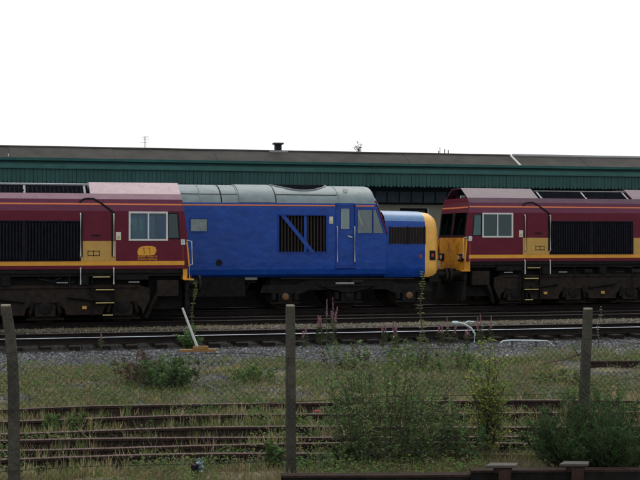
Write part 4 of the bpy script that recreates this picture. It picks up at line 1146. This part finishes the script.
def tall_weed(px, py, h, label, cols, lean=(0, 0), nl=34, ls=.09):
    g = at(px, py, -0.22); b = gp(g.x, g.y); r = tag(empty('tall_weed', b), label, 'plant')
    pts = [(lean[0] * q * h + .03 * math.sin(q * 9), lean[1] * q * h, h * q) for q in np.linspace(0, 1, 9)]
    MB().tube(pts, 0.014, 5, 0.006).build('stem', 'stem', r)
    P, Dd = [], []
    for q in np.linspace(.05, 1, nl):
        a = random.uniform(0, 6.28)
        for k in range(2):
            P.append((lean[0] * q * h + .03 * math.sin(q * 9), lean[1] * q * h, h * q)); Dd.append((math.cos(a + k * 3), math.sin(a + k * 3), .5))
    leaves(P, Dd, ls * rng.uniform(.6, 1.3, len(P)), ls * .42, rcol(cols, len(P), .35), 'foliage', r, droop=.35)


tall_weed(421, 347, 1.75, 'tall pale-leaved weed standing in front of the blue nose end', (0.17, 0.19, 0.075), (0.01, 0), 30, .11)
tall_weed(191, 345, 1.55, 'thin yellow-green weed by the cab end of the left locomotive', (0.14, 0.17, 0.05), (0.06, 0), 44, .07)
tall_weed(597, 352, 1.0, 'pale dry weed stalk right of the leaning fence post', (0.33, 0.27, 0.22), (0.08, 0), 16, .06)


def bush(name, base, label, stems, h, rad, cols, leaf_l, leaf_w, per_stem, stemm='brown_stem', cat='shrub', upright=.5, low=.15, twigs=5, bs=.03, sr=.011):
    r = tag(empty(name, base), label, cat); st = MB(); P, Dd, C_ = [], [], []
    pal = [np.array(c) for c in cols]
    for s in range(stems):
        a = random.uniform(0, 6.28); rr = rad * math.sqrt(random.uniform(.02, 1)); hh = h * random.uniform(.5, 1.0) * (1 - .35 * (rr / rad) ** 2)
        tip = Vector((rr * math.cos(a), rr * math.sin(a), hh)); mid = Vector((tip.x * .35, tip.y * .35, hh * .55))
        o = Vector((random.gauss(0, .03), random.gauss(0, .03), 0)) + Vector((tip.x, tip.y, 0)) * bs
        mid = Vector((o.x + (tip.x - o.x) * .4 + random.gauss(0, .04), o.y + (tip.y - o.y) * .4 + random.gauss(0, .04), hh * .55)); low_m = (o + mid) * .5 + Vector((random.gauss(0, .02), random.gauss(0, .02), 0))
        st.tube([o, low_m, mid, (mid + tip) * .5 + Vector((random.gauss(0, .03), random.gauss(0, .03), .02)), tip], sr, 4, 0.002)
        c0 = random.choice(pal) * random.uniform(.75, 1.2)
        for t_ in range(twigs):
            q = random.uniform(low, 1); base_ = o.lerp(mid, q / .55) if q < .55 else mid.lerp(tip, (q - .55) / .45)
            ta = random.uniform(0, 6.28); tl = random.uniform(.08, .22) * (1.15 - q * .7) * (h / 1.2)
            tv = Vector((math.cos(ta), math.sin(ta), random.uniform(.1, .9) * upright * 2)) * tl
            st.tube([base_, base_ + tv], 0.004, 3, 0.002)
            for k in range(per_stem):
                f = random.random(); a2 = random.uniform(0, 6.28)
                P.append(base_ + tv * f); Dd.append((math.cos(a2), math.sin(a2), random.uniform(-.3, .9))); C_.append(c0 * random.uniform(.65, 1.35))
        for k in range(per_stem * 2):
            f = random.uniform(.0, 1); a2 = random.uniform(0, 6.28)
            P.append(mid.lerp(tip, f)); Dd.append((math.cos(a2), math.sin(a2), random.uniform(0, 1.2))); C_.append(c0 * random.uniform(.65, 1.35))
    tag(st.build('stems', stemm, r), kind='stuff')
    leaves(np.array([tuple(p) for p in P]), np.array(Dd), leaf_l * rng.uniform(.6, 1.25, len(P)), leaf_w, np.array(C_), 'foliage', r)
    return r


def conifer(base, label):
    """low dark evergreen: sprays of needles on rising branches, pointed tips"""
    r = tag(empty('evergreen_bush', base), label, 'shrub'); st = MB(); P, Dd, C_, L_ = [], [], [], []
    for s in range(150):
        a = random.uniform(0, 6.28); rr = 0.76 * math.sqrt(random.uniform(.03, 1)); hh = 0.90 * (1 - .5 * (rr / .76) ** 1.8) * random.uniform(.55, 1.12)
        if s % 11 == 0: hh *= 1.16; rr *= .8
        tip = Vector((rr * math.cos(a), rr * math.sin(a), hh)); o = Vector((tip.x * .15, tip.y * .15, 0.0)); mid = Vector((tip.x * .75, tip.y * .75, hh * .5))
        st.tube([o, mid, tip], 0.010, 4, 0.002)
        g = random.uniform(.7, 1.3)
        for t_ in range(15):
            q = random.uniform(.25, 1); b_ = o.lerp(mid, q * 2) if q < .5 else mid.lerp(tip, q * 2 - 1)
            ta = random.uniform(0, 6.28); tl = random.uniform(.06, .16) * (1.2 - q * .6)
            tv = Vector((math.cos(ta), math.sin(ta), random.uniform(.1, 1.0))) * tl + (tip - mid) * .12
            st.tube([b_, b_ + tv], 0.003, 3, 0.0015)
            for k in range(18):
                f = random.random(); ax = tv.normalized(); d = Vector((random.gauss(0, 1), random.gauss(0, 1), random.gauss(0, 1))).normalized() * .8 + ax * .7
                P.append(tuple(b_ + tv * f)); Dd.append(tuple(d)); C_.append(np.array([0.042, 0.092, 0.026]) * g * random.uniform(.6, 1.4) * (1 + 0.9 * max(0, f - .6) * (q > .8)))
    tag(st.build('branches', 'brown_stem', r), kind='stuff')
    leaves(np.array(P), np.array(Dd), 0.042 * rng.uniform(.6, 1.2, len(P)), 0.009, np.array(C_), 'foliage', r, droop=.05)


G1, G2, G3 = (0.085, 0.175, 0.055), (0.12, 0.225, 0.065), (0.18, 0.25, 0.08)
b = at(398, 468, -0.2)
bush('leafy_sapling', gp(b.x, b.y + .4), 'airy green sapling thicket right of the middle fence post', 105, 1.62, .74, [G2, G3, G3, (0.23, 0.28, 0.10), (0.17, 0.32, 0.09), (0.22, 0.25, 0.13)], .055, .022, 5, stemm='stem', upright=.6, low=.1, twigs=8, bs=.62, sr=.006)
b = at(496, 458, -0.2)
bush('yellow_sapling', gp(b.x, b.y + .2), 'narrow yellow-green sapling between the thicket and the evergreen bush', 26, 1.62, .24, [(0.29, 0.34, 0.07), (0.23, 0.31, 0.075), (0.35, 0.37, 0.08), (0.16, 0.27, 0.07)], .055, .022, 7, upright=.7, twigs=11)
b = at(460, 466, -0.2)
bush('low_shrub', gp(b.x, b.y + .3), 'low rough green shrub between the two saplings', 30, .7, .42, [G1, G2, (0.12, 0.15, 0.06), (0.16, 0.13, 0.07)], .06, .024, 6, twigs=7, bs=.7, sr=.005)
b = at(345, 466, -0.2)
bush('low_shrub', gp(b.x, b.y + .25), 'low bright green weed clump right behind the middle fence post base', 22, .42, .32, [G2, G3, (0.09, 0.15, 0.035)], .065, .026, 8, twigs=5)
b = at(277, 468, -0.2)
bush('low_shrub', gp(b.x, b.y + .05), 'narrow green weed clump against the left of the middle post', 10, .45, .12, [G2, (0.07, 0.13, 0.03)], .07, .024, 8, twigs=6)
b = at(168, 389, -0.22)
bush('low_shrub', gp(b.x, b.y), 'rounded green shrub below the white leaning lever', 60, .66, .62, [G1, G2, (0.09, 0.13, 0.05), (0.07, 0.13, 0.045)], .06, .026, 8, twigs=6, bs=.7, sr=.006)
b = at(142, 387, -0.22)
bush('low_shrub', gp(b.x, b.y + .5), 'reddish seeding weed clump left of the rounded green shrub', 34, .70, .46, [(0.13, 0.065, 0.055), (0.11, 0.08, 0.05), (0.09, 0.10, 0.045), (0.16, 0.09, 0.085)], .05, .018, 7, twigs=6, bs=.7, sr=.005)
b = at(190, 350, -0.22)
bush('low_shrub', gp(b.x, b.y + .3), 'small leafy bush behind the foot of the white leaning lever', 16, .62, .36, [G1, G2], .08, .03, 7, twigs=5)
for (px, py, h, rad, cols, lab) in ((410, 372, .75, .5, [G2, G3, (.1, .11, .05)], 'loose green weed clump under the tall pale-leaved weed'), (345, 372, .62, .55, [G3, (.11, .1, .06), G2], 'olive weed clump behind the pink fireweed'),
                                    (455, 374, .6, .6, [G3, (.12, .08, .06), G2], 'reddish green weed clump left of the yellow-green sapling top'), (65, 428, .34, .35, [(.09, .14, .035), G2], 'bright green weed clump between the rusty rails near the left fence post'),
                                    (255, 384, .34, .5, [G2, G3], 'low green weed clump left of the middle fence post'), (560, 385, .3, .55, [G3, OLIVE, G2], 'low olive weed clump left of the leaning fence post'),
                                    (430, 420, .55, .45, [G1, G2, (.08, .09, .05)], 'green weed clump among the rails behind the sapling thicket')):
    b = at(px, py, -0.24)
    bush('weed_clump', gp(b.x, b.y), lab, 26, h, rad, cols, .055, .022, 6, stemm='stem', twigs=6, bs=.75, sr=.005)
b = at(592, 476, -0.18)
conifer(gp(b.x, b.y - .05), 'dark spreading evergreen bush at the foot of the leaning fence post')
# weeds rooted on the canopy roof
c = on(359, 153, PF + 1.1); zr = 5.96
bush('roof_weed', Vector((c.x, PF + 1.1, zr)), 'small weed growing on the canopy roof ridge', 8, .62, .26, [(.10, .12, .10), (.14, .15, .13)], .075, .03, 4, twigs=4)  # backlight on the leaves put into their pale grey colours


# ------------------------------------------------------------------ chain link fence
def fence():
    FP = 12.75
    posts = [(-2.75, 1.62, (0, 0), .1), (at(15, 479, -.17).x + 0.0, 1.64, (-.055, 0), .112), (on(291, 400, FP).x, 1.60, (-.008, 0), .095), (on(581, 400, FP).x, 1.52, (.085, 0), .095), (9.3, 1.5, (0.02, 0), .095)]
    posts[1] = (on(14, 420, FP).x, 1.64, (-.08, 0), .112)
    r = tag(empty('chain_link_fence', (3, FP, float(gz(3, FP)))), 'old chain link fence on mossy concrete posts before the rusty rails', 'fence')
    o3 = Vector((3, FP, float(gz(3, FP))))
    for i, (px, top, ln, wd) in enumerate(posts):
        z0 = float(gz(px, FP)) - .05; w2 = wd / 2; mb = MB(); secs = []
        for k, q in enumerate(np.linspace(0, 1, 8)):
            bend = q ** 5 if i == 1 else q
            cx = px + ln[0] * bend; s = w2 * (1.06 - .14 * q); z = z0 + (top - z0) * q
            secs.append([(cx - s, FP - s, z), (cx + s, FP - s, z), (cx + s, FP + s, z), (cx - s, FP + s, z)])
        for k in range(7):
            mb.add(secs[k] + secs[k + 1], [(j, (j + 1) % 4, (j + 1) % 4 + 4, j + 4) for j in range(4)])
        mb.add(secs[-1], [(0, 1, 2, 3)]); mb.add(secs[0], [(3, 2, 1, 0)])
        mb.f = lambda v: (v[0] - o3.x, v[1] - o3.y, v[2] - o3.z)
        p = mb.build('post', 'concrete', r, bevel=.012)
        cxt = px + ln[0]
        MB(lambda v: (v[0] - o3.x, v[1] - o3.y, v[2] - o3.z)).box(cxt - w2 * .86, cxt + w2 * .86, FP - w2 * .86, FP + w2 * .86, top + .001, top + .022).build('post_cap', 'lichen', p, bevel=.008)
    # woven mesh: zigzag wires
    pitch, step = .034, .034; y0 = FP - .06
    def top_z(x): return 1.13 + .05 * math.sin(x * 1.1 + 1) + .03 * math.sin(x * 3.3)
    V, F = [], []; rw = .0022
    x = -2.9; i = 0
    while x < 9.4:
        zb = -.17 + .02 * math.sin(x * 1.3); n = int((top_z(x) - zb) / step)
        yb = y0 + .03 * math.sin(x * 2.1); pr = None
        for k in range(n + 1):
            xx = x + (pitch / 2 if (k + i) % 2 else -pitch / 2) + .012 * math.sin(k * .23 + x * 1.7); zz = zb + k * step; yy = yb + (.003 if (k + i) % 2 else -.003) + .02 * math.sin(k * .16 + x)
            base = len(V)
            for t_ in range(3):
                an = t_ * 2.094; V.append((xx + rw * math.cos(an) - o3.x, yy + rw * math.sin(an) - o3.y, zz - o3.z))
            if pr is not None:
                for t_ in range(3): F.append((pr + t_, pr + (t_ + 1) % 3, base + (t_ + 1) % 3, base + t_))
            pr = base
        x += pitch; i += 1
    o = np_obj('wire_mesh', np.array(V), np.array(F), None, 'wire', r); o['kind'] = 'stuff'
    for zz in (1.12, .62, .02):
        pts = [(q - o3.x, y0 - .012 - o3.y, (top_z(q) if zz > 1 else zz + .015 * math.sin(q * 1.9)) - o3.z) for q in np.arange(-2.9, 9.4, .25)]
        MB().tube(pts, .0028, 4).build('line_wire', 'wire', r)
    return posts


fence()
# dead branch caught in the fence by the leaning post
g = on(578, 355, 12.6)
br = tag(empty('dead_branch', g), 'thin dark dead branch caught in the fence left of the leaning post', 'branch')
p0, p1, p2 = on(581, 354, 12.68), on(562, 360, 12.6), on(541, 364, 12.66)
MB(lambda v: (v[0] - g.x, v[1] - g.y, v[2] - g.z)).tube([p0, p1, p2], .012, 5, .004).build('stem', 'brown_stem', br)
MB(lambda v: (v[0] - g.x, v[1] - g.y, v[2] - g.z)).tube([on(579, 356, 12.66), on(573, 347, 12.6)], .009, 5, .004).build('twig', 'brown_stem', br)


# ------------------------------------------------------------------ rusty girders in front of the fence
def girder(name, a, b, h, wd, label, zb):
    d = (b - a); ln = math.hypot(d.x, d.y); r = tag(empty(name, (a.x, a.y, zb), math.atan2(d.y, d.x)), label, 'girder')
    MB().box(0, ln, -wd / 2, wd / 2, h - .022, h).build('top_flange', 'rust', r)
    MB().box(0, ln, -wd / 2 + .012, -wd / 2 + .03, .02, h - .0225).build('web', 'under', r)
    for q in np.arange(.3, ln, .55): MB().tube([(q, -wd / 2 + .0115, h * .5), (q, -wd / 2 - .004, h * .5)], .016, 6).build('bolt', 'rust_beam', r)
    MB().box(0, ln, -wd / 2, wd / 2, 0, .0195).build('bottom_flange', 'rust_beam', r)
    return r


a, b = at(281, 474.5, .0), at(474, 473.5, .0)
girder('rusty_girder', a, b, .17, .14, 'long low rusty girder lying at the foot of the middle post', -.17)
a, b = at(470, 469, .05), at(720, 468, .05)
g2 = girder('rusty_girder', a, b, .22, .16, 'rusty girder with plates on top in front of the evergreen bush', -.17)
for px, py, wdt, lab in ((570, 464, .34, 'flat grey steel plate on a stub in front of the evergreen bush'), (498, 465.5, .36, 'flat dark steel plate on a stub below the yellow-green sapling')):
    c = at(px, py, .10)
    pl = tag(empty('steel_plate', (c.x, c.y - .08, .055), -.12), lab, 'plate')
    MB().prism([(-wdt / 2, -.07), (wdt / 2 - .06, -.10), (wdt / 2, .03), (-wdt / 2 + .1, .08)], 'z', .05, .076).build('plate', 'beam_top', pl, bevel=.004)
    MB().box(-.07, .09, -.06, .03, -.005, .049).build('stub', 'rust_beam', pl)
    MB().box(-.05, .07, -.09, -.0805, -.16, .03).build('front_bracket', 'rust_beam', pl)

# ------------------------------------------------------------------ levers, pipe and litter
g = at(198, 352, -.2); z = float(gz(g.x, g.y))
lv = tag(empty('point_lever', (g.x, g.y, z)), 'white leaning point lever on an orange-yellow board', 'lever')
tp = on(182.5, 308, g.y) - Vector((g.x, g.y, z))
MB().tube([(0, 0, .07), tp * .5 + Vector((0, 0, .03)), tp], .034, 10, .024).build('lever_arm', 'white', lv)
MB().prism([(-.42, -.09), (.40, -.11), (.42, .10), (-.40, .12)], 'z', .0, .06).build('base_board', 'plank', lv)
MB().prism([(-.12, -.05), (.22, -.07), (.24, .06), (-.10, .06)], 'z', .061, .13).build('lever_box', 'plank', lv, bevel=.01)
g = at(474, 341, -.2); z = float(gz(g.x, g.y))
lv = tag(empty('bent_lever', (g.x, g.y, z)), 'pale blue bent lever arm by the polished rail', 'lever')
def rel(px, py): return on(px, py, g.y) - Vector((g.x, g.y, z))
MB().tube([(0, 0, 0), rel(475, 334), rel(471, 328), rel(463, 323.5), rel(452, 322.5)], .026, 8).build('lever_arm', 'pale_blue', lv)
MB().tube([rel(464, 324), rel(468, 321.5), rel(474, 322)], .022, 8).build('fork', 'pale_blue', lv)
MB().tube([rel(452.5, 322.6), rel(458, 322.8)], .04, 8).build('counterweight', 'pale_blue', lv)
g = at(525, 347, -.2); z = float(gz(g.x, g.y))
pp = tag(empty('bent_pipe', (g.x, g.y, z)), 'thin pale bent pipe lying on the ballast right of the yellow-green sapling top', 'pipe')
MB().tube([rel(500, 343), rel(503, 341), rel(512, 340.3), rel(530, 340.5), rel(548, 341), rel(552, 344.5), rel(557, 348)], .018, 7).build('pipe', 'pale_blue', pp)
MB().tube([rel(512, 341), rel(512, 347.5)], .014, 5).build('stay', 'rust', pp)
MB().tube([rel(536, 341), rel(536, 347.5)], .014, 5).build('stay', 'rust', pp)
g = at(200, 477, -.17)
cn = tag(empty('crumpled_tin', (g.x, g.y, float(gz(g.x, g.y)) + .04), .5), 'crumpled pale blue tin in the dry grass at the bottom edge', 'litter')
MB().tube([(0, 0, 0), (.012, .01, .05), (-.01, 0, .10), (.01, -.01, .135)], .042, 9, .036).build('tin', 'can', cn)
MB().box(-.10, -.04, -.03, .03, -.03, .09).build('flap', 'rubber', cn, bevel=.008)
g = at(317, 410, -.24)
lt = tag(empty('red_scrap', (g.x, g.y, float(gz(g.x, g.y)) + .01)), 'small scrap of red plastic among the rails', 'litter')
MB().prism([(-.05, -.02), (.05, -.03), (.06, .02), (-.03, .04)], 'z', 0.02, .06).build('scrap', 'litter_red', lt, bevel=.01)
